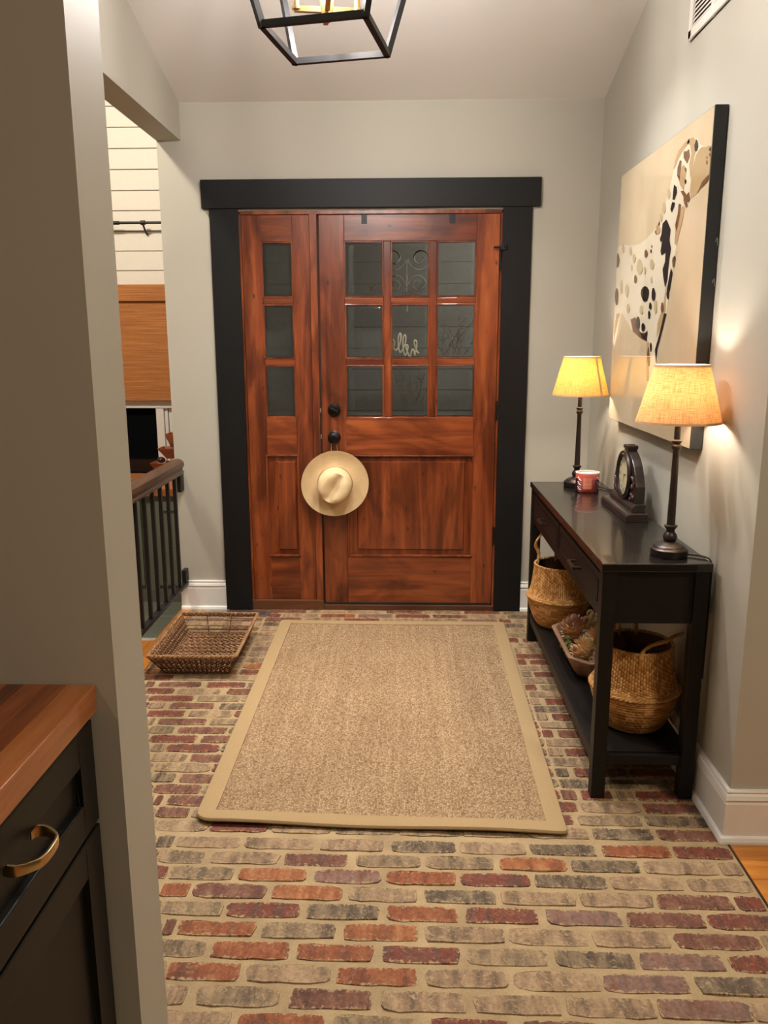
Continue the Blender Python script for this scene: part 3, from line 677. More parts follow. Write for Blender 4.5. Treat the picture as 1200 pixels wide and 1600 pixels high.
for x in (-0.214, 0.226): part('hanger_strap', MB().box(x - 0.014, x + 0.014, YD - 0.003, YD, 2.020, 2.064), M['iron'], d1, 0.001, label='dark over-door hanger strap')

# ------------------------------------------------------------------ outside the door
po = struct('wall_porch', MB().box(-1.09, 2.4, 5.62, 5.7, -0.2, 3.2), M['siding'], 'grey lap siding of the porch seen through the door panes', 'wall')
for i in range(22):
    z0 = 0.0 + i * 0.14
    part('siding_board', MB().prism([(5.614, z0), (5.62, z0), (5.62, z0 + 0.142), (5.618, z0 + 0.142)], 'x', -1.09, 2.4), M['siding'], po)
struct('floor', MB().box(-1.09, 2.4, WY + 0.14, 5.7, -0.2, -0.02), M['planter'], 'dark porch floor outside the door', 'floor')
struct('ceiling', MB().box(-1.09, 2.4, WY + 0.14, 5.7, 2.7, 2.8), M['siding'], 'porch ceiling outside the door', 'ceiling')
struct('wall_porch', MB().box(2.4, 2.5, WY + 0.14, 5.7, -0.2, 2.8), M['siding'], 'far end of the porch', 'wall')
# sign reading hello, seen from behind
YS = 4.36
HEL = [[(455,722),(435,700),(415,650),(405,600),(412,578),(428,590),(430,640),(420,700),(412,745)],
       [(412,745),(400,690),(385,675),(372,700),(362,750),(350,755),(335,720),(318,680),(312,640),(325,628),(335,650),(325,700),(312,740),(300,735),(285,690),(278,600),(285,540),(300,520),(310,540),(305,600),(285,660),(262,700),(250,712),(238,690),(228,620),(230,550),(240,508),(252,505),(258,530),(250,600),(225,660),(205,690),(190,680),(175,660),(165,620),(160,580),(172,570),(184,590),(182,640),(170,665),(155,640),(148,600)]]
mb = MB()
for st in HEL: mb.tube(smooth_path([at_y(590 + x / 7.06, 450 + y / 7.06, YS) for x, y in st], 5), 0.0043, 8)
hs = solid('hello_sign', 'cream cursive hello sign seen backwards through the centre pane', 'sign', mb, M['cream'], smooth=True)
# dried sprig wreath behind the panes
rs = random.Random(5)
wr = thing('dried_spray', 'sparse spray of dried twigs hanging outside behind the door panes', 'spray', (0.1, 4.42, 1.35))
mb = MB()
for bx, bz, n_, L_ in ((0.24, 1.36, 16, 0.24), (0.03, 1.10, 16, 0.20), (-0.20, 1.66, 10, 0.07), (0.03, 1.665, 10, 0.06)):
    for i in range(n_):
        p = Vector((bx + rs.uniform(-.05, .05), 4.40 + rs.uniform(-.02, .02), bz + rs.uniform(-.02, .03))); d = Vector((rs.uniform(-.7, .7), rs.uniform(-.2, .2), 1)).normalized() * L_ * rs.uniform(0.45, 1.0)
        stem = smooth_path([p, p + d * 0.5 + Vector((rs.uniform(-.02, .02), 0, 0)), p + d], 3); mb.tube(stem, 0.0011, 4)
        for q in stem[2:]:
            e = q + Vector((rs.uniform(-.025, .025), rs.uniform(-.01, .01), rs.uniform(0, .03))); mb.tube([q, e], 0.0008, 4); mb.ball(e, rs.uniform(.002, .004), n=5, m=4)
part('twigs', mb, M['sprig'], wr, kind='stuff')
# scrolled iron ornament
sc = thing('scroll_ornament', 'pale scrolled iron ornament behind the top centre pane', 'ornament', (0.02, 4.45, 1.8))
def spiral(cx, cz, r, turns, a0, dirn):
    pts = []
    for i in range(40):
        t = i / 39; a = a0 + dirn * t * turns * 2 * math.pi; q = r * (1 - 0.8 * t); pts.append((cx + q * math.cos(a), 4.45, cz + q * math.sin(a)))
    return pts
part('bar', MB().tube([(0.0, 4.45, 1.60), (0.0, 4.45, 1.86)], 0.006, 6), M['pale_iron'], sc)
for sx in (-1, 1):
    part('scroll', MB().tube(spiral(0.07 * sx, 1.87, 0.065, 1.6, math.pi if sx > 0 else 0, sx), 0.004, 6), M['pale_iron'], sc, smooth=True)
    part('scroll', MB().tube(spiral(0.06 * sx, 1.74, 0.05, 1.6, math.pi if sx > 0 else 0, -sx), 0.004, 6), M['pale_iron'], sc, smooth=True)
c0 = at_y(724, 640, 5.2)
pl = thing('porch_planter', 'dark tapered planter outside behind the lower right pane', 'planter', (c0.x, 5.2, -0.02))
part('pot', MB().lathe([(0.0, 0), (0.12, 0), (0.17, 0.95), (0.18, 0.97), (0.16, 0.97), (0.15, 0.9), (0, 0.9)], (c0.x + 0.05, 5.2, -0.02), 28), M['planter'], pl, smooth=True)

# ------------------------------------------------------------------ felt hat on the door knob
hx, hy, hz = -0.375, 4.215, 0.712
hat = thing('felt_hat', 'camel wide brimmed felt hat hanging from the door knob', 'hat', (hx, hy, hz))
def hat_mesh(prof, wob, n=56, dent=False):
    mb = MB(); vs = []; fs = []
    for i, (r, h) in enumerate(prof):
        for k in range(n):
            a = 2 * math.pi * k / n; rr = r * (1 + wob * 0.02 * math.sin(2 * a + 0.6)); hh = h + wob * 0.006 * math.sin(2 * a + 1.0) * (r / 0.18)
            x, z = rr * math.cos(a), rr * math.sin(a) * (1.0 if not dent else 1.02)
            if dent:
                f = h / 0.1
                t = x * 0.5 + z * 0.86
                hh -= 0.022 * max(0, f - 0.6) / 0.4 * math.exp(-((x * 0.86 - z * 0.5) / 0.022) ** 2) * (1 if r < 0.075 else 0.3)
                z -= 0.012 * f
            vs.append((hx + x, hy - hh, hz + z))
    for i in range(len(prof) - 1):
        for k in range(n): fs.append((i * n + k, i * n + (k + 1) % n, (i + 1) * n + (k + 1) % n, (i + 1) * n + k))
    return mb.add(vs, fs)
part('brim', hat_mesh([(0.088, 0.0), (0.1, -0.002), (0.13, -0.001), (0.155, 0.004), (0.172, 0.011), (0.176, 0.014), (0.176, 0.017), (0.172, 0.016), (0.155, 0.009), (0.13, 0.004), (0.1, 0.003), (0.086, 0.006)], 1), M['felt'], hat, smooth=True)
part('crown', hat_mesh([(0.092, 0.002), (0.090, 0.02), (0.088, 0.05), (0.084, 0.075), (0.078, 0.09), (0.066, 0.099), (0.05, 0.102), (0.03, 0.098), (0.012, 0.094), (0.001, 0.093)], 0, dent=True), M['felt_light'], hat, smooth=True)
part('hat_band', hat_mesh([(0.0925, 0.004), (0.0925, 0.018)], 0), M['felt'], hat, smooth=True)
ty_ = YD - 0.03
part('hanging_string', MB().tube(smooth_path([(hx - 0.018, hy - 0.012, hz + 0.172), (kx - 0.013, ty_, kz - 0.02), (kx - 0.012, ty_, kz + 0.006), (kx, ty_, kz + 0.0145), (kx + 0.012, ty_, kz + 0.006), (kx + 0.012, ty_, kz - 0.02), (hx + 0.017, hy - 0.012, hz + 0.172)], 5), 0.0012, 6), M['string'], hat)

# ------------------------------------------------------------------ rug
RC = [Vector((-0.648, 2.215)), Vector((0.484, 2.178)), Vector((0.508, 4.03)), Vector((-0.655, 4.045))]
def rug_pt(u, v):
    a = RC[0].lerp(RC[1], u); b = RC[3].lerp(RC[2], u); return a.lerp(b, v)
def rug_h(u, v):
    lift = 0.011 * max(0, 1 - v / 0.07) ** 1.5 * (0.75 + 0.4 * math.sin(u * 9 + 0.7))
    return 0.010 + 0.0012 * math.sin(u * 5 + v * 3) + lift
rug = thing('sisal_rug', 'tan woven sisal rug with canvas binding lying on the brick floor', 'rug', (-0.07, 3.1, 0))
NU, NV = 36, 56; mb = MB(); vs = []; uvs = []
bu, bv = 0.05, 0.03
for j in range(NV + 1):
    for i in range(NU + 1):
        u = bu * 0.9 + (1 - 1.8 * bu) * i / NU; v = bv * 0.9 + (1 - 1.8 * bv) * j / NV
        p = rug_pt(u, v); vs.append((p.x, p.y, rug_h(u, v) + 0.001)); uvs.append((p.x, p.y))
mb.add(vs, [(j * (NU + 1) + i, j * (NU + 1) + i + 1, (j + 1) * (NU + 1) + i + 1, (j + 1) * (NU + 1) + i) for j in range(NV) for i in range(NU)], uvs)
part('woven_field', mb, M['sisal'], rug, smooth=True)
# binding: rounded strip along the outline
loop = []
rad = 0.045
for ci, (cu, cv, s0) in enumerate([(0, 0, 180), (1, 0, 270), (1, 1, 0), (0, 1, 90)]):
    r = 0.055 if ci == 0 else (0.02 if ci == 1 else 0.018)
    ru, rv = r / 1.13, r / 1.84
    for k in range(5):
        a = math.radians(s0 + 90 * k / 4)
        loop.append((cu + (ru if cu == 0 else -ru) + ru * math.cos(a), cv + (rv if cv == 0 else -rv) + rv * math.sin(a)))
fine = []
for i in range(len(loop)):
    a, b = loop[i], loop[(i + 1) % len(loop)]; d = math.hypot((b[0] - a[0]) * 1.13, (b[1] - a[1]) * 1.84); n = max(1, int(d / 0.05))
    for k in range(n): fine.append((a[0] + (b[0] - a[0]) * k / n, a[1] + (b[1] - a[1]) * k / n))
mb = MB(); vs = []; nL = len(fine)
for u, v in fine:
    ui = min(max(u, bu), 1 - bu); vi = min(max(v, bv), 1 - bv)
    o = rug_pt(u, v); q = rug_pt(ui, vi); h = rug_h(min(max(u, 0), 1), min(max(v, 0), 1)); hi = rug_h(ui, vi)
    d = (o - q); d = d / max(d.length, 1e-6)
    o2 = o + d * 0.003; o3 = q + (o - q) * 0.88
    vs += [(q.x, q.y, hi + 0.0005), (q.x, q.y, hi + 0.0045), (o3.x, o3.y, h + 0.005), (o.x, o.y, h + 0.003), (o2.x, o2.y, h - 0.003), (o.x, o.y, h - 0.0085), (o3.x, o3.y, h - 0.0095)]
fs = []
for i in range(nL):
    j = (i + 1) % nL
    for k in range(6): fs.append((i * 7 + k, j * 7 + k, j * 7 + k + 1, i * 7 + k + 1))
part('binding', mb.add(vs, fs), M['rug_border'], rug, smooth=True, label='tan canvas border')
mb = MB(); q = [rug_pt(0.02, 0.05), rug_pt(0.98, 0.05), rug_pt(0.98, 0.99), rug_pt(0.02, 0.99)]
mb.prism([(p.x, p.y) for p in q], 'z', 0.0005, 0.006); part('backing', mb, M['rug_border'], rug)

# ------------------------------------------------------------------ console table
CX0, CX1, CY0, CY1, CZ = 0.598, 0.922, 2.385, 3.83, 0.789
ct = thing('console_table', 'long black brown console table with two drawers against the right wall', 'table', (0.76, 3.1, 0))
part('table_top', MB().box(CX0 - 0.006, CX1 + 0.004, CY0 - 0.006, CY1 + 0.006, CZ - 0.026, CZ), M['espresso_top'], ct, 0.003)
lw = 0.044
for x in (CX0, CX1 - lw):
    for y in (CY0 + 0.004, CY1 - lw):
        part('leg', MB().box(x, x + lw, y, y + lw, 0.0, CZ - 0.026), M['espresso'], ct, 0.002)
az0 = 0.594
part('apron', MB().box(CX0 + lw, CX1 - lw, CY0 + 0.012, CY0 + 0.03, az0, CZ - 0.026), M['espresso'], ct, 0.001)
part('apron', MB().box(CX0 + lw, CX1 - lw, CY1 - 0.03, CY1 - 0.012, az0, CZ - 0.026), M['espresso'], ct, 0.001)
part('apron', MB().box(CX1 - 0.03, CX1 - 0.01, CY0 + lw, CY1 - lw, az0, CZ - 0.026), M['espresso'], ct, 0.001)
fm = MB(); fm.box(CX0 + 0.008, CX0 + 0.026, CY0 + lw, CY1 - lw, az0 + 0.004, az0 + 0.024); fm.box(CX0 + 0.008, CX0 + 0.026, CY0 + lw, CY1 - lw, CZ - 0.046, CZ - 0.026)
fm.box(CX0 + 0.03, CX1 - 0.03, CY0 + lw, CY1 - lw, az0 + 0.002, az0 + 0.01)
part('front_frame', fm, M['espresso'], ct, 0.001)
yv = [CY0 + lw + 0.006, (CY0 + CY1) / 2 + 0.02, CY1 - lw - 0.006]
for a, b in ((yv[0], yv[1] - 0.006), (yv[1] + 0.006, yv[2])):
    z0, z1 = az0 + 0.028, CZ - 0.050
    dr = part('drawer', MB().box(CX0 + 0.004, CX0 + 0.022, a, b, z0, z1), M['espresso'], ct, 0.002)
    tr = MB()   # planted beading
    for (p, q, r, s) in ((a + 0.02, b - 0.02, z1 - 0.026, z1 - 0.022), (a + 0.02, b - 0.02, z0 + 0.022, z0 + 0.026)): tr.box(CX0 + 0.002, CX0 + 0.006, p, q, r, s)
    tr.box(CX0 + 0.002, CX0 + 0.006, a + 0.02, a + 0.024, z0 + 0.022, z1 - 0.022); tr.box(CX0 + 0.002, CX0 + 0.006, b - 0.024, b - 0.02, z0 + 0.022, z1 - 0.022)
    part('beading', tr, M['espresso'], dr)
    m = (a + b) / 2 - (0.02); zc = (z0 + z1) / 2
    hd_ = MB().box(CX0 - 0.022, CX0 + 0.004, m - 0.052, m - 0.042, zc - 0.005, zc + 0.005); hd_.box(CX0 - 0.022, CX0 + 0.004, m + 0.042, m + 0.052, zc - 0.005, zc + 0.005); hd_.box(CX0 - 0.026, CX0 - 0.016, m - 0.052, m + 0.052, zc - 0.006, zc + 0.006)
    part('handle', hd_, M['bronze_pull'], dr, 0.002, label='square dark bronze pull')
SZ = 0.148
part('shelf', MB().box(CX0 + 0.004, CX1 - 0.004, CY0 + lw, CY1 - lw, SZ - 0.02, SZ), M['espresso'], ct, 0.002)
for y_ in (CY0 + 0.012, CY1 - 0.03): part('stretcher', MB().box(CX0 + lw, CX1 - lw, y_, y_ + 0.018, SZ - 0.032, SZ + 0.002), M['espresso'], ct, 0.002)
part('stretcher', MB().box(CX0 + 0.006, CX0 + 0.024, CY0 + lw, CY1 - lw, SZ - 0.046, SZ + 0.002), M['espresso'], ct, 0.002)

# ------------------------------------------------------------------ table lamps
def table_lamp(x, y, label, cloth, cord_pts, seam=None):
    z = CZ + 0.0005
    t = thing('table_lamp', label, 'lamp', (x, y, z), 'pair of lamps on the console table')
    part('base', MB().lathe([(0.0, 0), (0.055, 0), (0.057, 0.004), (0.057, 0.022), (0.053, 0.026), (0.05, 0.027), (0.047, 0.032), (0.040, 0.036), (0.030, 0.040), (0.020, 0.046), (0.0, 0.047)], (x, y, z), 40), M['lamp_metal'], t, smooth=True)
    part('stem', MB().lathe([(0.016, 0.044), (0.021, 0.052), (0.022, 0.060), (0.019, 0.068), (0.013, 0.075), (0.013, 0.082), (0.020, 0.092), (0.021, 0.095), (0.013, 0.098), (0.0125, 0.12), (0.0095, 0.33), (0.013, 0.334), (0.015, 0.340), (0.013, 0.346), (0.010, 0.349), (0.015, 0.356), (0.016, 0.360), (0.0095, 0.364), (0.009, 0.42), (0.012, 0.425), (0.012, 0.46), (0.004, 0.462), (0.0, 0.462)], (x, y, z), 28), M['lamp_metal'], t, smooth=True)
    zb, zt_, rb, rt = z + 0.415, z + 0.588, 0.1255, 0.079
    sh_ = part('lamp_shade', MB().lathe([(rb, zb), (rb * 0.75 + rt * 0.25, zb + 0.0433), (rb * 0.5 + rt * 0.5, zb + 0.0865), (rb * 0.25 + rt * 0.75, zb + 0.13), (rt, zt_)], (x, y, 0), 64, uv=True), cloth, t, smooth=True, label='lit linen shade')
    for r_, zz, name in ((rb, zb, 'trim_band'), (rt, zt_, 'trim_band')):
        e = 0.007 if zz == zb else -0.007; k = (rt - rb) / (zt_ - zb)
        part(name, MB().lathe([(r_ + 0.0005, zz), (r_ + 0.0008 + k * e, zz + e), (r_ - 0.0015 + k * e, zz + e), (r_ - 0.001, zz), (r_ + 0.0005, zz)], (x, y, 0), 64), M['shade_trim'], sh_, smooth=True)
    if seam is not None:
        ca, sa = math.cos(seam), math.sin(seam); w_ = 0.006
        vs = []
        for r_, zz in ((rb + 0.0012, zb), (rt + 0.0012, zt_)):
            for s_ in (-1, 1): vs.append((x + r_ * ca - s_ * w_ * sa, y + r_ * sa + s_ * w_ * ca, zz))
        part('seam', MB().add(vs, [(0, 1, 3, 2)]), M['shade_trim'], sh_)
    part('harp', MB().tube([(x, y, z + 0.46), (x, y, z + 0.58)], 0.002, 6).tube([(x - rt + 0.002, y, zt_ - 0.01), (x + rt - 0.002, y, zt_ - 0.01)], 0.0015, 6), M['lamp_metal'], t)
    part('bulb', MB().ball((x, y, z + 0.505), 0.024, 0.024, 0.03, 16, 10), M['table_bulb'], t, smooth=True)
    part('power_cord', MB().tube(smooth_path(cord_pts, 6), 0.003, 6), M['cord'], t)
    return t
table_lamp(0.8235, 2.485, 'nearer of the two table lamps, oatmeal shade, front end of the console', M['linen'], [(0.870, 2.475, CZ + 0.006), (0.895, 2.465, CZ + 0.006), (0.915, 2.45, CZ + 0.006), (0.934, 2.43, CZ - 0.004), (0.936, 2.42, CZ - 0.06), (0.938, 2.43, 0.40)])
table_lamp(0.784, 3.712, 'farther table lamp with yellow glowing shade, beside the door wall corner', M['linen_yellow'], [(0.85, 3.69, CZ + 0.006), (0.885, 3.64, CZ + 0.006), (0.91, 3.60, CZ + 0.004), (0.934, 3.56, CZ + 0.0), (0.937, 3.55, CZ - 0.1), (0.938, 3.55, 0.4)], seam=-0.95)

# candle jar
cxn = (0.806, 3.585)
cd = thing('candle_jar', 'coral candle jar with plum leaf print in front of the far lamp', 'candle', (cxn[0], cxn[1], CZ))
cr = 0.051
part('jar', MB().lathe([(0.0, 0.0), (cr - 0.006, 0.0), (cr - 0.003, 0.003), (cr, 0.008), (cr + 0.001, 0.082), (cr - 0.001, 0.086), (cr - 0.004, 0.086), (cr - 0.005, 0.078), (0, 0.078)], (*cxn, CZ), 44), M['candle_coral'], cd, smooth=True)
part('rim', MB().lathe([(cr + 0.0008, 0.083), (cr + 0.0008, 0.087), (cr - 0.006, 0.087), (cr - 0.006, 0.083)], (*cxn, CZ), 44), M['wax'], cd, smooth=True)
part('wax', MB().lathe([(0.0, 0.081), (cr - 0.005, 0.081)], (*cxn, CZ), 32), M['wax'], cd)
def on_jar(a0, a1, z0, z1, off, mb, n=8):
    vs = []
    for i in range(n + 1):
        a = a0 + (a1 - a0) * i / n
        for zz in (z0, z1): vs.append((cxn[0] + (cr + off) * math.cos(a), cxn[1] + (cr + off) * math.sin(a), CZ + zz))
    return mb.add(vs, [(2 * i, 2 * i + 2, 2 * i + 3, 2 * i + 1) for i in range(n)])
af = math.atan2(-3.6, -0.82) + 0.02
part('label', on_jar(af - 0.36, af + 0.36, 0.018, 0.066, 0.0022, MB()), M['candle_label'], cd, label='peach paper label')
part('label_line', on_jar(af - 0.32, af + 0.32, 0.0395, 0.041, 0.0027, MB()), M['candle_pale'], cd)
for s_ in (-1, 1):
    mb1, mb2 = MB(), MB()
    for k in range(6):
        for q in (-1, 1):
            ac = af + s_ * 0.92; z0 = 0.006 + k * 0.0105
            pts = [(ac + q * 0.03, z0 + 0.010), (ac + q * 0.22, z0 - 0.002 + 0.001), (ac + q * 0.40, z0 - 0.004)]
            wv = []
            for a, zz in pts: wv.append((cxn[0] + (cr + 0.0022) * math.cos(a), cxn[1] + (cr + 0.0022) * math.sin(a), CZ + max(0.004, zz)))
            (mb1 if k % 2 == 0 or q < 0 else mb2).tube(wv, [0.0022, 0.0026, 0.001], 5)
    for q in range(2): mb2.ball((cxn[0] + (cr + 0.002) * math.cos(af + s_ * (0.86 + q * 0.1)), cxn[1] + (cr + 0.002) * math.sin(af + s_ * (0.86 + q * 0.1)), CZ + 0.066 - q * 0.002), 0.0032, n=6, m=4)
    part('leaf_print', mb1, M['candle_dark'], cd); part('leaf_print', mb2, M['candle_pale'], cd)

# mantel clock
ky, kx0 = 3.14, 0.85
ck = thing('mantel_clock', 'small dark carved mantel clock with an arched top on the console', 'clock', (0.86, ky, CZ))
bs = [(0.0, 0), (-0.034, 0), (-0.034, 0.008), (-0.031, 0.011), (-0.033, 0.014), (-0.033, 0.019), (-0.026, 0.025), (-0.016, 0.030), (0.0, 0.031)]
def clock_base(hw, prof, xb): return MB().prism([(kx0 + a, CZ + z) for a, z in prof] + [(xb, CZ + prof[-1][1]), (xb, CZ)], 'y', ky - hw, ky + hw)
part('plinth', clock_base(0.194, [(-0.020 + a * 0.6, z) for a, z in bs], 0.892), M['clock_wood'], ck, 0.002)
part('plinth', MB().prism([(kx0 - 0.012, CZ + 0.031), (kx0 - 0.012, CZ + 0.048), (kx0 - 0.004, CZ + 0.058), (kx0, CZ + 0.062), (0.888, CZ + 0.062), (0.888, CZ + 0.031)], 'y', ky - 0.168, ky + 0.168), M['clock_wood'], ck, 0.002)
out = [(0.160, 0.055), (0.160, 0.135), (0.150, 0.150), (0.135, 0.180), (0.112, 0.210), (0.085, 0.235), (0.050, 0.255), (0.028, 0.262), (0.028, 0.276), (0.022, 0.279)]
full = [(ky + a, CZ + z) for a, z in out] + [(ky - a, CZ + z) for a, z in reversed(out)]
full = [(y_, CZ + 0.055 + (z_ - CZ - 0.055) * 0.91) for y_, z_ in full]
part('case', MB().prism(full, 'x', kx0, 0.885), M['clock_wood'], ck, 0.003)
part('cap', MB().box(kx0 - 0.004, 0.887, ky - 0.032, ky + 0.032, CZ + 0.250, CZ + 0.264), M['clock_wood'], ck, 0.003)
kzc = CZ + 0.148
def xdisc(prof, cy, cz, x, n=40):
    mb = MB().lathe(prof, (0, 0, 0), n); mb.v = [Vector((x - q.z, cy + q.x, cz + q.y)) for q in mb.v]; return mb
part('bezel', xdisc([(0.074, 0.0), (0.094, 0.0), (0.096, 0.006), (0.092, 0.012), (0.086, 0.010), (0.082, 0.014), (0.075, 0.010), (0.074, 0.0)], ky, kzc, kx0), M['clock_wood'], ck, smooth=True)
dl = part('dial', xdisc([(0.0, 0.003), (0.076, 0.003)], ky, kzc, kx0), M['clock_face'], ck, label='aged cream clock dial')
mb = MB()
for i in range(12):
    a = i * math.pi / 6; c_, s_ = math.cos(a), math.sin(a)
    for o_ in ((-0.003, 0.003) if i % 3 else (-0.005, 0, 0.005)):
        vs = [(kx0 - 0.0036, ky + rr * s_ + (o_ + q) * c_, kzc + rr * c_ - (o_ + q) * s_) for rr in (0.052, 0.067) for q in (-0.0011, 0.0011)]
        mb.add(vs, [(0, 1, 3, 2)])
part('numerals', mb, M['ink'], dl)
for ln, a, w_ in ((0.034, -math.pi / 2 + 0.15, 0.003), (0.052, 2.9, 0.002)):
    c_, s_ = math.cos(a), math.sin(a)
    part('hand', MB().add([(kx0 - 0.005, ky - w_ * c_, kzc + w_ * s_), (kx0 - 0.005, ky + w_ * c_, kzc - w_ * s_), (kx0 - 0.005, ky + ln * s_, kzc + ln * c_)], [(0, 1, 2)]), M['ink'], dl)
rc = random.Random(3); mb = MB()
for i in range(150):
    yy = rc.uniform(-0.14, 0.14); zz = rc.uniform(0.07, 0.225)
    if math.hypot(yy, zz - 0.148) < 0.098 or abs(yy) > 0.150 - max(0, zz - 0.125) * 1.1: continue
    a = rc.uniform(0, 3.14); rot = Matrix.Rotation(a, 3, 'X')
    mb.ball((kx0 - 0.001, ky + yy, CZ + zz), 0.006, 0.011, 0.0055, 7, 5, rot)
part('carved_leaves', mb, M['clock_leaf'], ck, smooth=True)

# ------------------------------------------------------------------ seagrass belly baskets
def belly_basket(x, y, label, s, ry, handles):
    z = SZ + 0.001
    t = thing('belly_basket', label, 'basket', (x, y, z), 'seagrass belly baskets on the console shelf')
    prof = [(0.03, 0.002), (0.085, 0.002), (0.10, 0.012), (0.118, 0.045), (0.132, 0.085), (0.141, 0.118), (0.145, 0.135), (0.143, 0.146), (0.134, 0.160), (0.128, 0.18), (0.123, 0.21), (0.119, 0.245), (0.116, 0.285)]
    pts = smooth_path([(a * s, 0, b * s) for a, b in prof], 7)
    n = 352; vs = []; fs = []; tone = []; hb = 0.15 * s; rt_ = random.Random(int(y * 1000)); tones = {}
    pu, pv = (-0.9, 0.5, 1.0, 0.5), (-0.7, 0.8, 0.8)
    for i, p in enumerate(pts):
        for k in range(n):
            a = 2 * math.pi * k / n; c_ = k // 4
            if p.z > hb:
                rr_ = i + c_ % 3; off = 0.0022 * min(pu[k % 4], pv[rr_ % 3]); key = (c_, rr_ // 3)
            else:
                off = 0.0015 * (1.0 if i % 2 else -0.9) * (1 if (c_ + i // 2) % 2 else 0.35); key = (c_ // 3, i // 2, 'low')
            if key not in tones: tones[key] = rt_.random()
            tone.append(0.28 + tones[key] * 0.42 - (0.28 if off < 0 else 0))  # random strand tone, with recess shade painted into the sunken parts
            r = p.x + off
            vs.append((x + r * math.cos(a), y + r * math.sin(a), z + p.z))
    m = len(pts)
    for i in range(m - 1):
        for k in range(n): fs.append((i * n + k, i * n + (k + 1) % n, (i + 1) * n + (k + 1) % n, (i + 1) * n + k))
    body = part('woven_body', MB().add(vs, fs), M['seagrass_body'], t, smooth=True)
    at_ = body.data.attributes.new('tone', 'FLOAT', 'POINT')
    if len(body.data.vertices) == len(tone): at_.data.foreach_set('value', tone)
    q = MB().lathe([((0.112) * s, 0.284 * s), (0.114 * s, 0.24 * s), (0.123 * s, 0.17 * s), (0.137 * s, 0.135 * s), (0.11 * s, 0.04 * s), (0.08 * s, 0.008 * s), (0.0, 0.008 * s)], (x, y, z), 48)
    part('lining', q, M['wicker_dark'], t, smooth=True)
    rim = MB()
    for ph in (0, math.pi):
        rim.tube([(x + (0.114 * s + 0.003 * math.cos(14 * a * 2 + ph)) * math.cos(a), y + (0.114 * s + 0.003 * math.cos(28 * a + ph)) * math.sin(a), z + 0.285 * s + 0.003 * math.sin(28 * a + ph)) for a in [2 * math.pi * i / 168 for i in range(168)]], 0.0032, 5, closed=True)
    part('rim', rim, M['seagrass'], t, smooth=True)
    ring = MB()
    for ph in (0, math.pi):
        ring.tube([(x + (0.145 * s + 0.003 * math.cos(30 * a + ph)) * math.cos(a), y + (0.145 * s + 0.003 * math.cos(30 * a + ph)) * math.sin(a), z + 0.138 * s + 0.003 * math.sin(30 * a + ph)) for a in [2 * math.pi * i / 168 for i in range(168)]], 0.0035, 5, closed=True)
    part('belly_braid', ring, M['seagrass'], t, smooth=True)
    for pth in handles:
        sp = smooth_path([(x + a * s, y + b * s, z + c * s) for a, b, c in pth], 14); hm = MB()
        for ph in (0, 2.1, 4.2): hm.tube([p + Vector((0.0042 * math.cos(i * 0.7 + ph), 0.0042 * math.sin(i * 0.7 + ph), 0.0042 * math.cos(i * 0.7 + ph))) for i, p in enumerate(sp)], 0.0042, 6)
        part('handle', hm, M['seagrass'], t, smooth=True, label='braided rope handle')
    return t
belly_basket(0.787, 2.635, 'seagrass belly basket at the front end of the shelf, behind the near leg', 1.03, 0.0,
    [[(-0.02, -0.116, 0.268), (-0.012, -0.117, 0.30), (0.02, -0.11, 0.318), (0.06, -0.098, 0.325), (0.105, -0.06, 0.33), (0.135, -0.03, 0.325), (0.118, 0.01, 0.30), (0.112, 0.03, 0.27)],
     [(-0.03, 0.114, 0.27), (-0.03, 0.118, 0.32), (-0.01, 0.116, 0.345), (0.02, 0.112, 0.335), (0.03, 0.113, 0.27)]])
belly_basket(0.712, 3.63, 'seagrass belly basket at the far end of the shelf by the door wall', 1.02, 0.0,
    [[(-0.095, 0.055, 0.27), (-0.09, 0.06, 0.32), (-0.105, 0.058, 0.36), (-0.09, 0.05, 0.40), (-0.05, 0.075, 0.42), (-0.01, 0.09, 0.38), (0.0, 0.115, 0.27)]])

# ------------------------------------------------------------------ dough bowl with dried flowers
BX, BY = 0.745, 3.17
bw = thing('dough_bowl', 'worn wooden trough bowl of dried flowers between the two baskets', 'bowl', (BX, BY, SZ))
def octo(hx_, hy_, c): return [(-hx_, -hy_ + c), (-hx_ + c, -hy_), (hx_ - c, -hy_), (hx_, -hy_ + c), (hx_, hy_ - c), (hx_ - c, hy_), (-hx_ + c, hy_), (-hx_, hy_ - c)]
rings = [(octo(0.062, 0.17, 0.03), 0.001), (octo(0.085, 0.215, 0.05), 0.03), (octo(0.108, 0.245, 0.065), 0.075), (octo(0.116, 0.255, 0.07), 0.092), (octo(0.112, 0.251, 0.068), 0.096), (octo(0.098, 0.236, 0.062), 0.094), (octo(0.088, 0.222, 0.055), 0.075), (octo(0.068, 0.18, 0.04), 0.03), (octo(0.05, 0.15, 0.03), 0.016)]
vs = []; fs = []
for r_, zz in rings: vs += [(BX + a, BY + b, SZ + zz + 0.003 * math.sin(b * 21)) if zz > 0.01 else (BX + a, BY + b, SZ + zz) for a, b in r_]
for i in range(len(rings) - 1):
    for k in range(8): fs.append((i * 8 + k, i * 8 + (k + 1) % 8, (i + 1) * 8 + (k + 1) % 8, (i + 1) * 8 + k))
fs += [tuple(range(7, -1, -1)), tuple(range((len(rings) - 1) * 8, len(rings) * 8))]
part('trough', MB().add(vs, fs), M['bowl_wood'], bw, 0.004, smooth=True)
rf = random.Random(8)
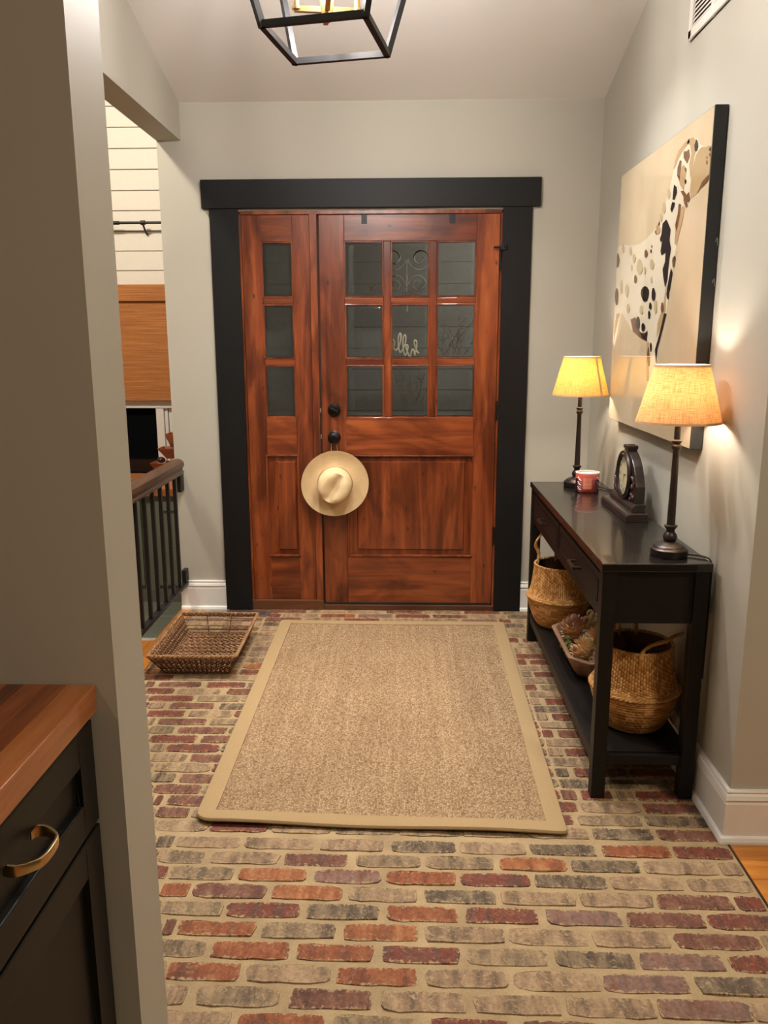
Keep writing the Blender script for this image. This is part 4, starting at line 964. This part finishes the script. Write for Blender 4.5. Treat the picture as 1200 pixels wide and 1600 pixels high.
def petal(c, d, L, wd, mb, curl=0.25):
    d = Vector(d).normalized(); side = d.cross(Vector((0, 0, 1))); side = side.normalized() if side.length > 0.01 else Vector((1, 0, 0)); up = side.cross(d)
    c = Vector(c); vs = []
    for t, w_, u in ((0, 0.35, 0), (0.45, 1.0, 0.06), (0.8, 0.8, curl * 0.7), (1.0, 0.12, curl)):
        b = c + d * (L * t) + up * (L * u)
        for q, dz in ((-1, 0.12), (0, -0.05), (1, 0.12)): vs.append(b + side * (wd * w_ * q) + up * (dz * wd * w_))
    mb.add(vs, [(i * 3 + k, i * 3 + k + 1, (i + 1) * 3 + k + 1, (i + 1) * 3 + k) for i in range(3) for k in range(2)])
def flower(x, y, z, r, label, mats, axis, cat='flower'):
    t = thing('dried_flower', label, cat, (x, y, z), 'dried flower heads in the dough bowl')
    ax = Vector(axis).normalized(); q = Vector((0, 0, 1)).rotation_difference(ax)
    part('flower_core', MB().ball((x, y, z), r * 0.6, n=12, m=8), mats[0], t, smooth=True)
    layers = [MB() for _ in mats]
    for lay in range(8):
        el = math.radians(-30 + lay * 15.5); n = max(4, int(22 * math.cos(el)))
        for k in range(n):
            a = 2 * math.pi * (k + 0.5 * (lay % 2)) / n + rf.uniform(-.1, .1)
            d = q @ Vector((math.cos(a) * math.cos(el), math.sin(a) * math.cos(el), math.sin(el)))
            up = (d + ax * 0.55)
            petal(Vector((x, y, z)) + d * r * 0.55, up + Vector((rf.uniform(-.25, .25), rf.uniform(-.25, .25), rf.uniform(-.2, .2))), r * rf.uniform(0.40, 0.56), r * 0.13, layers[min(len(mats) - 1, lay * len(mats) // 8)])
    for m_, l_ in zip(mats, layers): part('petals', l_, m_, t, smooth=True)
    return t
flower(0.715, 3.30, SZ + 0.100, 0.062, 'mauve and peach dried flower head at the far end of the dough bowl', [M['petal_tan'], M['petal_mauve']], (-0.2, -0.4, 1))
flower(0.710, 3.06, SZ + 0.095, 0.058, 'dried flower head with a cream fringe at the near end of the dough bowl', [M['petal_cream'], M['petal_tan']], (-0.8, -0.2, 0.5))
flower(0.792, 2.998, SZ + 0.102, 0.052, 'brownish mauve dried flower head nearest the table leg', [M['petal_mauve'], M['petal_mauve']], (0.1, -0.5, 1))
flower(0.785, 3.19, SZ + 0.10, 0.050, 'peach tan dried flower head in the middle of the dough bowl', [M['petal_tan'], M['petal_tan']], (0.2, -0.2, 1))
mb = MB()
for i in range(16):
    c0 = Vector((0.795 + rf.uniform(-.022, .022), 3.33 + rf.uniform(-.03, .03), SZ + 0.115 + rf.uniform(-.03, .035)))
    a0 = rf.uniform(0, 6.28); mb.tube([c0 + Vector((0.014 * math.cos(a0 + t * 0.6), 0.008 * math.sin(t * 0.5), 0.014 * math.sin(a0 + t * 0.6))) for t in range(8)], [0.005, .006, .0065, .0065, .006, .0055, .0045, .003], 6)
solid('dried_pod_cluster', 'cream curled dried pods at the back of the dough bowl', 'pods', mb, M['petal_cream'], smooth=True)
mb = MB()
for i in range(70):
    c0 = (0.668 + rf.uniform(-.014, .02), 3.19 + rf.uniform(-.06, .05), SZ + 0.064 + rf.uniform(-.03, .018)); mb.ball(c0, rf.uniform(0.005, 0.010), n=6, m=4)
o = solid('moss', 'green moss tucked along the side of the dough bowl', 'moss', mb, M['moss']); o['kind'] = 'stuff'

# ------------------------------------------------------------------ painting
PY0, PY1, PZ0, PZ1, PXF = 2.612, 3.675, 1.106, 2.128, 0.908
pt = thing('dog_painting', 'glazed print of a spotted dog with black edges above the console', 'painting', (0.93, 3.14, PZ0))
part('canvas', MB().box(PXF, XR - 0.003, PY0, PY1, PZ0, PZ1), M['canvas_edge'], pt, 0.001, label='black wrapped sides')
part('print_ground', MB().box(PXF - 0.001, PXF, PY0 + 0.004, PY1 - 0.002, PZ0 + 0.002, PZ1 - 0.002), M['canvas_bg'], pt, label='tan picture ground')
def A(x, y): return at_x(940 + x / 5.335, 160 + y / 5.335, PXF)
def Bp(x, y): return at_x(930 + x / 2.667, 130 + y / 2.667, PXF)
def flat(pts, off):
    return MB().prism([(min(max(p.y, PY0 + 0.005), PY1 - 0.004), min(max(p.z, PZ0 + 0.004), PZ1 - 0.004)) for p in pts], 'x', PXF - off, PXF - off + 0.0004)
sil = [A(*q) for q in [(940,345),(905,352),(880,365),(845,362),(822,350),(805,300),(770,285),(730,305),(680,350),(640,410),(615,480),(605,540),(600,580),(585,660),(565,740),(535,850),(510,940),(480,1010),(430,1080),(370,1145),(310,1185),(250,1195),(190,1185),(150,1200),(120,1230)]]
sil += [Bp(*q) for q in [(84,740),(80,900),(76,1000),(72,1130),(80,1100),(92,1050),(104,985),(112,955),(130,985),(155,1030),(185,1055),(215,1072),(216,1180),(222,1240),(250,1240),(258,1160),(264,1110),(280,1040),(300,960),(310,880),(320,800),(335,720),(345,660),(355,590),(370,530),(377,512),(388,508),(390,490),(400,480),(430,465),(455,420),(475,390),(488,370),(496,345)]]
part('dog_figure', flat(sil, 0.0016), M['dog_cream'], pt, label='cream dog silhouette')
shapes = {
 'dog_tan': [[A(*q) for q in [(940,350),(905,356),(880,368),(840,372),(815,400),(790,440),(770,520),(755,600),(748,680),(742,740),(750,795),(790,770),(815,750),(840,690),(880,650),(900,600),(915,560),(940,540)]],
             [A(*q) for q in [(735,300),(690,345),(645,405),(618,480),(603,560),(620,540),(640,480),(665,430),(700,380),(740,330)]],
             [A(*q) for q in [(690,520),(650,560),(640,620),(660,690),(690,740),(700,650),(715,560)]],
             [A(*q) for q in [(690,860),(660,880),(640,960),(620,1080),(612,1180),(630,1190),(650,1100),(680,980),(697,880)]],
             [Bp(*q) for q in [(300,830),(285,930),(262,1000),(258,1060),(275,1020),(295,950)]],
             [Bp(*q) for q in [(76,1120),(82,1060),(98,985),(106,960),(92,960),(80,1020)]],
             [Bp(*q) for q in [(216,1075),(216,1240),(226,1240),(228,1080)]],
             [A(*q) for q in [(770,288),(735,305),(715,340),(745,360),(752,430),(735,520),(745,640),(760,560),(775,460),(790,405),(778,350),(785,310)]]],
 'dog_brown': [[A(*q) for q in [(920,590),(880,620),(845,660),(820,720),(800,760),(830,720),(870,680),(900,640)]],
             [A(*q) for q in [(665,740),(690,790),(690,825),(735,830),(745,800),(735,745),(715,770),(690,735)]],
             [A(*q) for q in [(690,830),(720,830),(722,870),(710,878)]],
             [A(*q) for q in [(735,390),(700,420),(700,480),(720,510),(740,450)]],
             [A(*q) for q in [(660,480),(640,540),(635,610),(655,650),(665,560),(672,490)]],
             [A(*q) for q in [(490,985),(470,1030),(450,1080),(460,1105),(480,1070),(492,1010)]],
             [A(*q) for q in [(650,845),(640,930),(620,1020),(625,1080),(640,1040),(660,940),(668,850)]],
             [Bp(*q) for q in [(150,985),(160,1035),(190,1060),(216,1075),(222,1040),(190,1040),(170,975)]]],
}
for mk, ls in shapes.items():
    for q in ls: part('brush_patch', flat(q, 0.0022 if mk == 'dog_tan' else 0.0027), M[mk], pt)
black = [[A(*q) for q in [(795,305),(780,360),(785,405),(800,405),(812,370),(805,320)]],
         [A(*q) for q in [(610,685),(602,760),(598,810),(615,810),(635,750),(632,705)]],
         [A(*q) for q in [(595,830),(580,890),(592,918),(612,870),(618,835)]],
         [A(*q) for q in [(545,975),(515,1010),(505,1100),(492,1140),(500,1165),(512,1150),(498,1240),(505,1275),(540,1250),(535,1330),(515,1390),(520,1450),(535,1540),(555,1480),(560,1400),(575,1280),(585,1220),(572,1150),(582,1060),(575,1040),(555,990)]],
         [A(*q) for q in [(615,1275),(600,1320),(598,1370),(612,1360),(622,1300)]],
         [A(*q) for q in [(585,1380),(565,1480),(550,1560),(555,1630),(575,1560),(598,1420)]],
         [Bp(*q) for q in [(300,960),(280,1040),(262,1110),(256,1170),(252,1110),(272,1040),(290,960)]],
         [Bp(*q) for q in [(185,1030),(200,1060),(218,1075),(220,1030),(205,1050)]]]
for q in black: part('brush_patch', flat(q, 0.0030), M['dog_black'], pt)
def spot(cx_, cy_, rx_, ry_, mk, off=0.0033):
    pts = [Bp(cx_ + rx_ * math.cos(a) * (1 + 0.12 * math.sin(3 * a + cx_)), cy_ + ry_ * math.sin(a)) for a in [2 * math.pi * i / 12 for i in range(12)]]
    part('spot', flat(pts, off), M[mk], pt)
for s_ in [(215,710,7,16,'dog_brown'),(96,738,7,30,'dog_brown'),(171,817,6,18,'dog_brown'),(211,878,17,33,'dog_black'),(246,880,8,28,'dog_black'),(233,929,6,15,'dog_black'),(228,965,5,18,'dog_black'),(92,890,7,36,'dog_brown'),(181,1000,9,28,'dog_black'),(203,1017,8,18,'dog_black'),(283,935,6,22,'dog_brown'),
           (165,730,6,18,'dog_light_tan'),(188,765,12,32,'dog_light_tan'),(240,755,8,22,'dog_light_tan'),(210,780,5,16,'dog_light_tan'),(135,865,7,28,'dog_light_tan'),(112,850,5,30,'dog_light_tan'),(140,938,6,20,'dog_light_tan'),(255,930,7,30,'dog_light_tan'),(195,945,7,20,'dog_light_tan'),(150,700,5,18,'dog_light_tan'),(238,820,4,14,'dog_light_tan'),(155,770,3,14,'dog_light_tan'),(120,690,5,18,'dog_light_tan'),(310,460,6,22,'dog_light_tan'),(290,520,7,24,'dog_light_tan'),(278,560,5,18,'dog_light_tan'),(265,610,9,20,'dog_tan'),
           (380,410,3,10,'dog_black'),(380,360,3,9,'dog_brown'),(378,300,6,18,'dog_brown'),(483,275,4,8,'dog_black'),(482,298,3,8,'dog_brown'),(470,330,3,10,'dog_brown'),(470,310,2,7,'dog_brown'),(330,745,5,22,'dog_brown'),(306,880,5,20,'dog_black'),(235,1100,4,20,'dog_black'),(225,1140,5,40,'dog_brown'),(236,700,3,8,'dog_brown'),(239,680,2,6,'dog_brown')]: spot(*s_)
# small steel curls put in as staple glints on the near black side
for z_ in (1.74, 1.62): part('staple_glint', MB().tube(smooth_path([(XR - 0.012, PY0 - 0.001, z_), (XR - 0.009, PY0 - 0.006, z_ + 0.012), (XR - 0.006, PY0 - 0.004, z_ - 0.01)], 4), 0.0012, 5), M['steel'], pt)

# ------------------------------------------------------------------ air return grille and outlet on the right wall
va, vb = at_x(1075, 65, XR - 0.01), at_x(1140, 0, XR - 0.01)
gy1, gz0 = va.y, va.z; gy0 = gy1 - 0.66; gz1 = gz0 + 0.34; fw = 0.03
vg = thing('air_return_grille', 'white air return grille high on the right wall', 'vent', (XR, (gy0 + gy1) / 2, gz0))
g = MB(); g.box(XR - 0.012, XR, gy0, gy1, gz0, gz0 + fw); g.box(XR - 0.012, XR, gy0, gy1, gz1 - fw, gz1); g.box(XR - 0.012, XR, gy0, gy0 + fw, gz0, gz1); g.box(XR - 0.012, XR, gy1 - fw, gy1, gz0, gz1); 
for q in (gy1 - 0.215, gy1 - 0.43): g.box(XR - 0.011, XR, q - 0.012, q + 0.012, gz0, gz1)
part('frame', g, M['vent_paint'], vg, 0.003)
part('duct_back', MB().box(XR - 0.002, XR - 0.0005, gy0 + fw, gy1 - fw, gz0 + fw, gz1 - fw), M['vent_dark'], vg)
for i in range(20):
    zz = gz0 + fw + 0.003 + i * 0.0141
    if zz < gz1 - fw - 0.01: part('slat', MB().prism([(XR - 0.010, zz), (XR - 0.009, zz - 0.001), (XR - 0.0025, zz + 0.011), (XR - 0.0035, zz + 0.012)], 'y', gy0 + fw, gy1 - fw - 0.004), M['vent_paint'], vg)
oc = at_x(1100, 1062, XR)
ol = thing('wall_outlet', 'white outlet plate on the wall behind the console legs', 'outlet', (XR, 2.5, 0.33))
part('cover_plate', MB().box(XR - 0.006, XR, 2.455, 2.53, 0.315, 0.43), M['outlet'], ol, 0.003)
for z_ in (0.345, 0.40): part('socket', MB().box(XR - 0.0075, XR - 0.005, 2.478, 2.507, z_ - 0.012, z_ + 0.012), M['white'], ol, 0.002)

# ------------------------------------------------------------------ wicker tray on the floor
RT = [Vector((-1.128, 3.30, 0.104)), Vector((-0.742, 3.305, 0.104)), Vector((-0.746, 3.862, 0.108)), Vector((-1.132, 3.868, 0.108))]
RB = [Vector((-1.075, 3.362, 0.008)), Vector((-0.79, 3.362, 0.008)), Vector((-0.785, 3.81, 0.008)), Vector((-1.08, 3.81, 0.008))]
tr = thing('wicker_tray', 'brown rectangular wicker basket tray on the bricks left of the rug', 'basket', (-0.935, 3.58, 0))
rw = random.Random(2)
mb = MB(); mk_ = MB()
for sd in range(4):
    a0, a1, b0, b1 = RB[sd], RB[(sd + 1) % 4], RT[sd], RT[(sd + 1) % 4]
    if sd == 2:
        tset = [0.08, 0.16, 0.30, 0.46, 0.72, 0.9]     # the back side is loosely woven, with a hand hole
    else: tset = [i / 11 for i in range(12)]
    nst = 30 if sd % 2 == 0 else 40
    nrm = ((a1 - a0).cross(b0 - a0)).normalized()
    for ti, t in enumerate(tset):
        p0, p1 = a0.lerp(b0, t), a1.lerp(b1, t); pts = []
        nn = nst * 2
        for i in range(nn + 1):
            u = i / nn; q = p0.lerp(p1, u) + nrm * (0.0045 * math.sin(math.pi * (i + (ti % 2) * 2) / 2.0 + 0.7)) + Vector((0, 0, rw.uniform(-.0016, .0016))); pts.append(q)
        (mb if rw.random() < 0.6 else mk_).tube(pts, 0.0036, 5)
    for i in range(0, nst + 1, 2 if sd != 2 else 10):
        u = i / nst; mk_.tube([a0.lerp(a1, u), b0.lerp(b1, u)], 0.003, 5)
part('side_weave', mb, M['wicker'], tr, smooth=True, kind='stuff'); part('side_weave', mk_, M['wicker_dark'], tr, smooth=True, kind='stuff')
mb = MB(); mk_ = MB()
for i in range(30):
    v = i / 29; p0, p1 = RB[0].lerp(RB[3], v), RB[1].lerp(RB[2], v)
    (mb if i % 3 else mk_).tube([p0.lerp(p1, k / 40) + Vector((0, rw.uniform(-.002, .002), 0.004 * math.sin(math.pi * (k + 2 * (i % 2)) / 2 + .7))) for k in range(41)], 0.0052, 5)
for i in range(20):
    u = i / 19; p0, p1 = RB[0].lerp(RB[1], u), RB[3].lerp(RB[2], u); mk_.tube([p0, p1], 0.0045, 5)
part('base_weave', mb, M['wicker'], tr, smooth=True, kind='stuff'); part('base_weave', mk_, M['wicker_dark'], tr, smooth=True, kind='stuff')
for sd in range(4):
    p0, p1 = RT[sd], RT[(sd + 1) % 4]; rm = MB(); L = (p1 - p0).length; nn = int(L / 0.006)
    for ph in (0, math.pi):
        rm.tube([p0.lerp(p1, i / nn) + Vector((0, 0, 0.004 * math.sin(i * 0.9 + ph))) + (p1 - p0).normalized().cross(Vector((0, 0, 1))) * (0.004 * math.cos(i * 0.9 + ph)) for i in range(nn + 1)], 0.0052, 6)
    part('rim', rm, M['wicker'], tr, smooth=True)
    q0, q1 = RB[sd], RB[(sd + 1) % 4]; part('base_rope', MB().tube([q0, q1], 0.006, 6), M['wicker_dark'], tr, smooth=True)

# floor register by the door
rg = thing('floor_register', 'flat grey metal floor register beside the door casing', 'vent', (-0.95, 4.17, 0))
part('frame', MB().box(-1.10, -0.735, 4.125, 4.218, 0.0, 0.005), M['steel'], rg, 0.001)
for i in range(12): part('slot', MB().box(-0.86 + i * 0.0085, -0.856 + i * 0.0085, 4.145, 4.20, 0.005, 0.0056), M['vent_dark'], rg)

# ------------------------------------------------------------------ pendant lantern
PC = Vector((-0.225, 2.502)); PZ = 2.27
c4 = [Vector((at_floor(x, y, PZ).x, at_floor(x, y, PZ).y)) for x, y in ((409, 43), (571, 27), (605, 89), (461, 101))]
pn = thing('lantern_pendant', 'open black lantern pendant with brass candle arms hanging from the sloped ceiling', 'lantern', (PC.x, PC.y, PZ))
def bar(p, q, w_=0.0085):
    p, q = Vector(p), Vector(q); d = (q - p).normalized(); s_ = d.cross(Vector((0, 0, 1)))
    s_ = s_.normalized() if s_.length > 0.05 else Vector((1, 0, 0)); u = s_.cross(d)
    vs = [e + s_ * (w_ * a) + u * (w_ * b) for e in (p - d * w_ * 0.9, q + d * w_ * 0.9) for a, b in ((-1, -1), (1, -1), (1, 1), (-1, 1))]
    return MB().add(vs, [(3, 2, 1, 0), (4, 5, 6, 7)] + [(k, (k + 1) % 4, 4 + (k + 1) % 4, 4 + k) for k in range(4)])
lo4 = [Vector((p.x, p.y, PZ + 0.008)) for p in c4]
hi4 = [Vector((PC.x + (p.x - PC.x) * 1.62, PC.y + (p.y - PC.y) * 1.62, PZ + 0.37)) for p in c4]
top = Vector((PC.x, PC.y, PZ + 0.56))
tp4 = [Vector((PC.x + (p.x - PC.x) * 0.16, PC.y + (p.y - PC.y) * 0.16, PZ + 0.56)) for p in c4]
for k in range(4):
    j = (k + 1) % 4
    part('frame_bar', bar(lo4[k], lo4[j]), M['iron'], pn); part('frame_bar', bar(hi4[k], hi4[j]), M['iron'], pn)
    part('frame_bar', bar(lo4[k], hi4[k]), M['iron'], pn); part('frame_bar', bar(hi4[k], tp4[k], 0.007), M['iron'], pn); part('frame_bar', bar(tp4[k], tp4[j], 0.007), M['iron'], pn)
part('stem', MB().tube([(PC.x, PC.y, PZ + 0.10), (PC.x, PC.y, ceil_z(PC.y) + 0.005)], 0.006, 10), M['iron'], pn)
part('ceiling_canopy', MB().lathe([(0.0, -0.02), (0.05, -0.02), (0.062, 0.02), (0.062, 0.03)], (PC.x, PC.y, ceil_z(PC.y) - 0.01), 24), M['iron'], pn, smooth=True)
part('hub', MB().lathe([(0.0, -0.035), (0.008, -0.03), (0.006, -0.02), (0.018, -0.014), (0.020, 0.03), (0.012, 0.045), (0.010, 0.12), (0.0, 0.12)], (PC.x, PC.y, PZ + 0.085), 20), M['gilt'], pn, smooth=True)
a0 = math.atan2(c4[1].y - c4[0].y, c4[1].x - c4[0].x) + 0.35
for k in range(4):
    a = a0 + k * math.pi / 2; px_, py_ = PC.x + 0.085 * math.cos(a), PC.y + 0.085 * math.sin(a)
    arm = part('candle_arm', bar((PC.x, PC.y, PZ + 0.083), (px_, py_, PZ + 0.083), 0.007), M['gilt'], pn)
    part('candle_sleeve', MB().lathe([(0.0, 0.07), (0.013, 0.07), (0.013, 0.078), (0.008, 0.08), (0.008, 0.154), (0.0, 0.154)], (px_, py_, PZ + 0.012), 16), M['gilt'], arm, smooth=True)
    part('bulb', MB().lathe([(0.0, 0.0), (0.012, 0.003), (0.020, 0.014), (0.023, 0.027), (0.020, 0.042), (0.011, 0.058), (0.0, 0.066)], (px_, py_, PZ + 0.165), 14), M['bulb'], arm, smooth=True)

# ------------------------------------------------------------------ railing by the side room
RXC = -1.205
rl = thing('stair_railing', 'dark wooden handrail on black iron balusters at the side room opening', 'railing', (RXC, 3.4, 0))
hp = [(-0.030, 0.0), (-0.034, 0.012), (-0.026, 0.02), (-0.026, 0.03), (-0.036, 0.044), (-0.034, 0.062), (-0.02, 0.076), (0.0, 0.08), (0.02, 0.076), (0.034, 0.062), (0.036, 0.044), (0.026, 0.03), (0.026, 0.02), (0.034, 0.012), (0.030, 0.0)]
part('handrail', MB().prism([(RXC + a, 0.765 + z) for a, z in hp], 'y', 1.33, 4.2), M['rail_wood'], rl, smooth=True)
part('bottom_rail', MB().box(RXC - 0.016, RXC + 0.016, 1.33, 4.235, 0.146, 0.164), M['iron'], rl, 0.001)
yb_ = 4.125
while yb_ > 1.4:
    part('baluster', MB().box(RXC - 0.0085, RXC + 0.0085, yb_ - 0.0085, yb_ + 0.0085, 0.160, 0.768), M['iron'], rl); yb_ -= 0.126
part('bracket', MB().box(-1.212, -1.190, 4.19, WY, 0.665, 0.765), M['iron'], rl, 0.004); part('bracket', MB().box(-1.216, -1.192, 4.20, WY, 0.164, 0.235), M['iron'], rl, 0.004)

# ------------------------------------------------------------------ side room: window, blind, rod, cabinet
wn = struct_root('window_2', 'dark night window with white casing behind the railing', 'window', (-1.8, YB, 0.4))
part('head_casing', MB().box(-3.1, XE, YB - 0.02, YB + 0.06, 0.972, 1.10), M['white'], wn, 0.004)
part('mullion', MB().box(-1.826, -1.768, YB - 0.015, YB + 0.06, 0.4, 0.972), M['white'], wn, 0.004)
part('sash', MB().box(-1.766, -1.742, YB, YB + 0.06, 0.4, 0.972), M['white'], wn, 0.003); part('sash', MB().box(-1.738, -1.713, YB + 0.01, YB + 0.06, 0.4, 0.972), M['white'], wn, 0.003)
part('sash', MB().box(-3.1, -1.826, YB + 0.01, YB + 0.06, 0.4, 0.44), M['white'], wn, 0.003)
wgl = NT('night_window_glass'); wgl.set(Base_Color=(0.004, 0.005, 0.006, 1), Roughness=0.05)
part('pane', MB().box(-3.1, -1.826, YB + 0.03, YB + 0.036, 0.4, 0.975), wgl.m, wn, label='dark glass showing the night'); part('pane', MB().box(-1.713, XE, YB + 0.03, YB + 0.036, 0.4, 0.975), wgl.m, wn)
bl = thing('woven_blind', 'brown woven bamboo roman shade covering the side room window', 'blind', (-2.2, YB - 0.04, 1.03))
part('valance', MB().box(-3.0, -1.30, YB - 0.065, YB - 0.045, 1.726, 1.838), M['bamboo'], bl, 0.002)
for i in range(7):
    z0 = 1.075 + i * 0.105; part('fold', MB().box(-3.0, -1.30, YB - 0.045, YB - 0.035, z0, z0 + 0.1047), M['bamboo'], bl, 0.0006)
part('hem', MB().box(-3.0, -1.30, YB - 0.056, YB - 0.034, 1.028, 1.074), M['bamboo'], bl, 0.003)
cr_ = thing('curtain_rod', 'thin black curtain rod on the shiplap wall', 'rod', (-1.9, YB - 0.08, 2.24))
part('rod', MB().tube([(-3.2, YB - 0.08, 2.246), (XE - 0.002, YB - 0.08, 2.246)], 0.009, 10), M['iron'], cr_, smooth=True)
part('rod', MB().tube([(-3.2, YB - 0.08, 2.246), (-1.98, YB - 0.08, 2.246)], 0.013, 10), M['iron'], cr_, smooth=True)
part('bracket', MB().tube([(-1.815, YB, 2.18), (-1.815, YB - 0.03, 2.19), (-1.815, YB - 0.08, 2.235)], 0.007, 8).tube([(-1.83, YB - 0.08, 2.246), (-1.80, YB - 0.08, 2.246)], 0.016, 10), M['iron'], cr_, smooth=True)
cb = thing('low_cabinet', 'grey green low cabinet with wooden top beyond the railing', 'cabinet', (-2.0, 5.28, -0.30))
part('body', MB().box(-2.9, XE - 0.004, 5.28, YB - 0.002, -0.30, 0.44), M['green_paint'], cb, 0.002)
part('cabinet_top', MB().box(-2.92, XE - 0.002, 5.25, YB - 0.002, 0.44, 0.492), wood('orange_wood_top', [(0.3, rgb(160, 92, 46)), (0.7, rgb(205, 138, 82))], 'x', rough=0.4), cb, 0.004)
part('toe_kick', MB().box(-2.9, XE - 0.004, 5.268, 5.28, -0.30, -0.21), M['tile'], cb)
for a, b in ((-1.70, -1.26), (-2.22, -1.78), (-2.74, -2.30)):
    dmb = MB(); dmb.box(a, b, 5.264, 5.28, 0.34, 0.40); dmb.box(a, b, 5.264, 5.28, -0.18, -0.12); dmb.box(a, a + 0.06, 5.264, 5.28, -0.12, 0.34); dmb.box(b - 0.06, b, 5.264, 5.28, -0.12, 0.34); dmb.box(a + 0.055, b - 0.055, 5.274, 5.28, -0.125, 0.345)
    part('door', dmb, M['green_paint'], cb, 0.001)
ts = thing('tiered_tray_stand', 'three stepped reddish wooden tapered trays in front of the night window', 'stand', (-1.6, 5.6, 0.492))
for i, (xl, zt2, zb2, ins) in enumerate(((-1.782, 0.618, 0.560, 0.034), (-1.723, 0.722, 0.648, 0.055), (-1.664, 0.822, 0.728, 0.03))):
    xr = -1.30; yy0, yy1 = 5.53, 5.67
    vs = [(xl + ins, yy0 + 0.03, zb2), (xr, yy0 + 0.03, zb2), (xr, yy1 - 0.03, zb2), (xl + ins, yy1 - 0.03, zb2), (xl, yy0, zt2), (xr, yy0, zt2), (xr, yy1, zt2), (xl, yy1, zt2), (xl + 0.012, yy0 + 0.012, zt2), (xr, yy0 + 0.012, zt2), (xr, yy1 - 0.012, zt2), (xl + 0.012, yy1 - 0.012, zt2), (xl + ins + 0.005, yy0 + 0.035, zb2 + 0.02), (xr, yy0 + 0.035, zb2 + 0.02), (xr, yy1 - 0.035, zb2 + 0.02), (xl + ins + 0.005, yy1 - 0.035, zb2 + 0.02)]
    fs = [(3, 2, 1, 0), (12, 13, 14, 15)]
    for k in range(4):
        j = (k + 1) % 4; fs += [(k, j, 4 + j, 4 + k), (4 + k, 4 + j, 8 + j, 8 + k), (8 + k, 8 + j, 12 + j, 12 + k)]
    part('tray', MB().add(vs, fs), M['dark_wood_box'], ts)
part('post', MB().box(-1.50, -1.47, 5.585, 5.615, 0.492, 0.75), M['dark_wood_box'], ts)
part('foot', MB().box(-1.6, -1.36, 5.54, 5.66, 0.492, 0.51), M['dark_wood_box'], ts)
solid('round_stone', 'small dark red rounded stone on the lowest wooden tray', 'stone', MB().ball((-1.708, 5.56, 0.640), 0.030, 0.026, 0.021, 14, 9), M['black_stone'], smooth=True)

# ------------------------------------------------------------------ kitchen cabinet in the left foreground
KX = -0.515
kc = thing('kitchen_cabinet', 'black shaker kitchen cabinet at the lower left with a brass pull', 'cabinet', (-0.8, 0.8, 0))
kb_ = MB().box(-1.1, KX - 0.001, 0.1, 1.186, 0.10, 0.872); part('body', kb_, M['cabinet'], kc, 0.001)
part('toe_kick', MB().box(-1.1, KX - 0.07, 0.1, 1.186, 0.0, 0.10), M['cabinet'], kc)
def shaker(y0, y1, z0, z1, fw_, name):
    m = MB(); xa, xb = KX - 0.0, KX + 0.018
    m.box(xa, xb, y0, y0 + fw_, z0, z1); m.box(xa, xb, y1 - fw_, y1, z0, z1); m.box(xa, xb, y0 + fw_, y1 - fw_, z1 - fw_, z1); m.box(xa, xb, y0 + fw_, y1 - fw_, z0, z0 + fw_)
    o = part(name, m, M['cabinet'], kc, 0.002)
    part('panel', MB().box(xa, xa + 0.007, y0 + fw_ - 0.003, y1 - fw_ + 0.003, z0 + fw_ - 0.003, z1 - fw_ + 0.003), M['cabinet'], o)
    return o
dw = shaker(0.62, 1.175, 0.692, 0.866, 0.055, 'drawer'); shaker(0.62, 1.175, 0.11, 0.684, 0.06, 'door')
hy0, hy1, hzc = 0.892, 0.966, 0.803; hx0 = KX + 0.010
pth = smooth_path([(hx0, hy1, hzc), (hx0 + 0.004, hy1 + 0.004, hzc), (hx0 + 0.018, hy1 + 0.006, hzc), (hx0 + 0.034, hy1 - 0.004, hzc), (hx0 + 0.044, (hy0 + hy1) / 2 + 0.018, hzc), (hx0 + 0.044, (hy0 + hy1) / 2 - 0.018, hzc), (hx0 + 0.034, hy0 + 0.004, hzc), (hx0 + 0.018, hy0 - 0.006, hzc), (hx0 + 0.004, hy0 - 0.004, hzc), (hx0, hy0, hzc)], 6)
hm = MB(); vs = []
for i, p in enumerate(pth):
    t_ = (pth[min(i + 1, len(pth) - 1)] - pth[max(i - 1, 0)]).normalized(); nn_ = t_.cross(Vector((0, 0, 1))); f_ = abs(2 * i / (len(pth) - 1) - 1); hw_ = 0.0065 + 0.004 * f_ ** 2
    for a, b in ((-1, -1), (1, -1), (1, 1), (-1, 1)): vs.append(p + nn_ * (0.0022 * a) + Vector((0, 0, hw_ * b)))
nL = len(pth)
hm.add(vs, [(3, 2, 1, 0), tuple(range((nL - 1) * 4, nL * 4))] + [(i * 4 + k, i * 4 + (k + 1) % 4, (i + 1) * 4 + (k + 1) % 4, (i + 1) * 4 + k) for i in range(nL - 1) for k in range(4)])
part('handle', hm, M['brass'], dw, 0.0008, smooth=True, label='curved brass drawer pull')
cn = thing('butcher_block_counter', 'walnut butcher block counter on the black cabinet', 'counter', (-0.8, 0.65, 0.875))
xs = -0.492; rq = random.Random(4)
wts = [0.046, 0.030, 0.038, 0.028, 0.044, 0.034, 0.040, 0.030, 0.046, 0.036, 0.042, 0.05]
x1 = xs
for i, wd in enumerate(wts):
    ysp = 0.1 + rq.uniform(0.2, 0.75)
    for a, b in ((0.08, ysp), (ysp, 1.188)):
        part('stave', MB().box(x1 - wd + 0.0002, x1, a, b - 0.0002, 0.8745, 0.918), M[('walnut_light', 'walnut', 'walnut', 'walnut_dark', 'walnut', 'walnut_dark', 'walnut', 'walnut_dark', 'walnut', 'walnut', 'walnut_dark', 'walnut')[i]], cn, 0.0006 if i else 0.0015)
    x1 -= wd
print('bricks', brick_count, 'objects', len(bpy.data.objects))
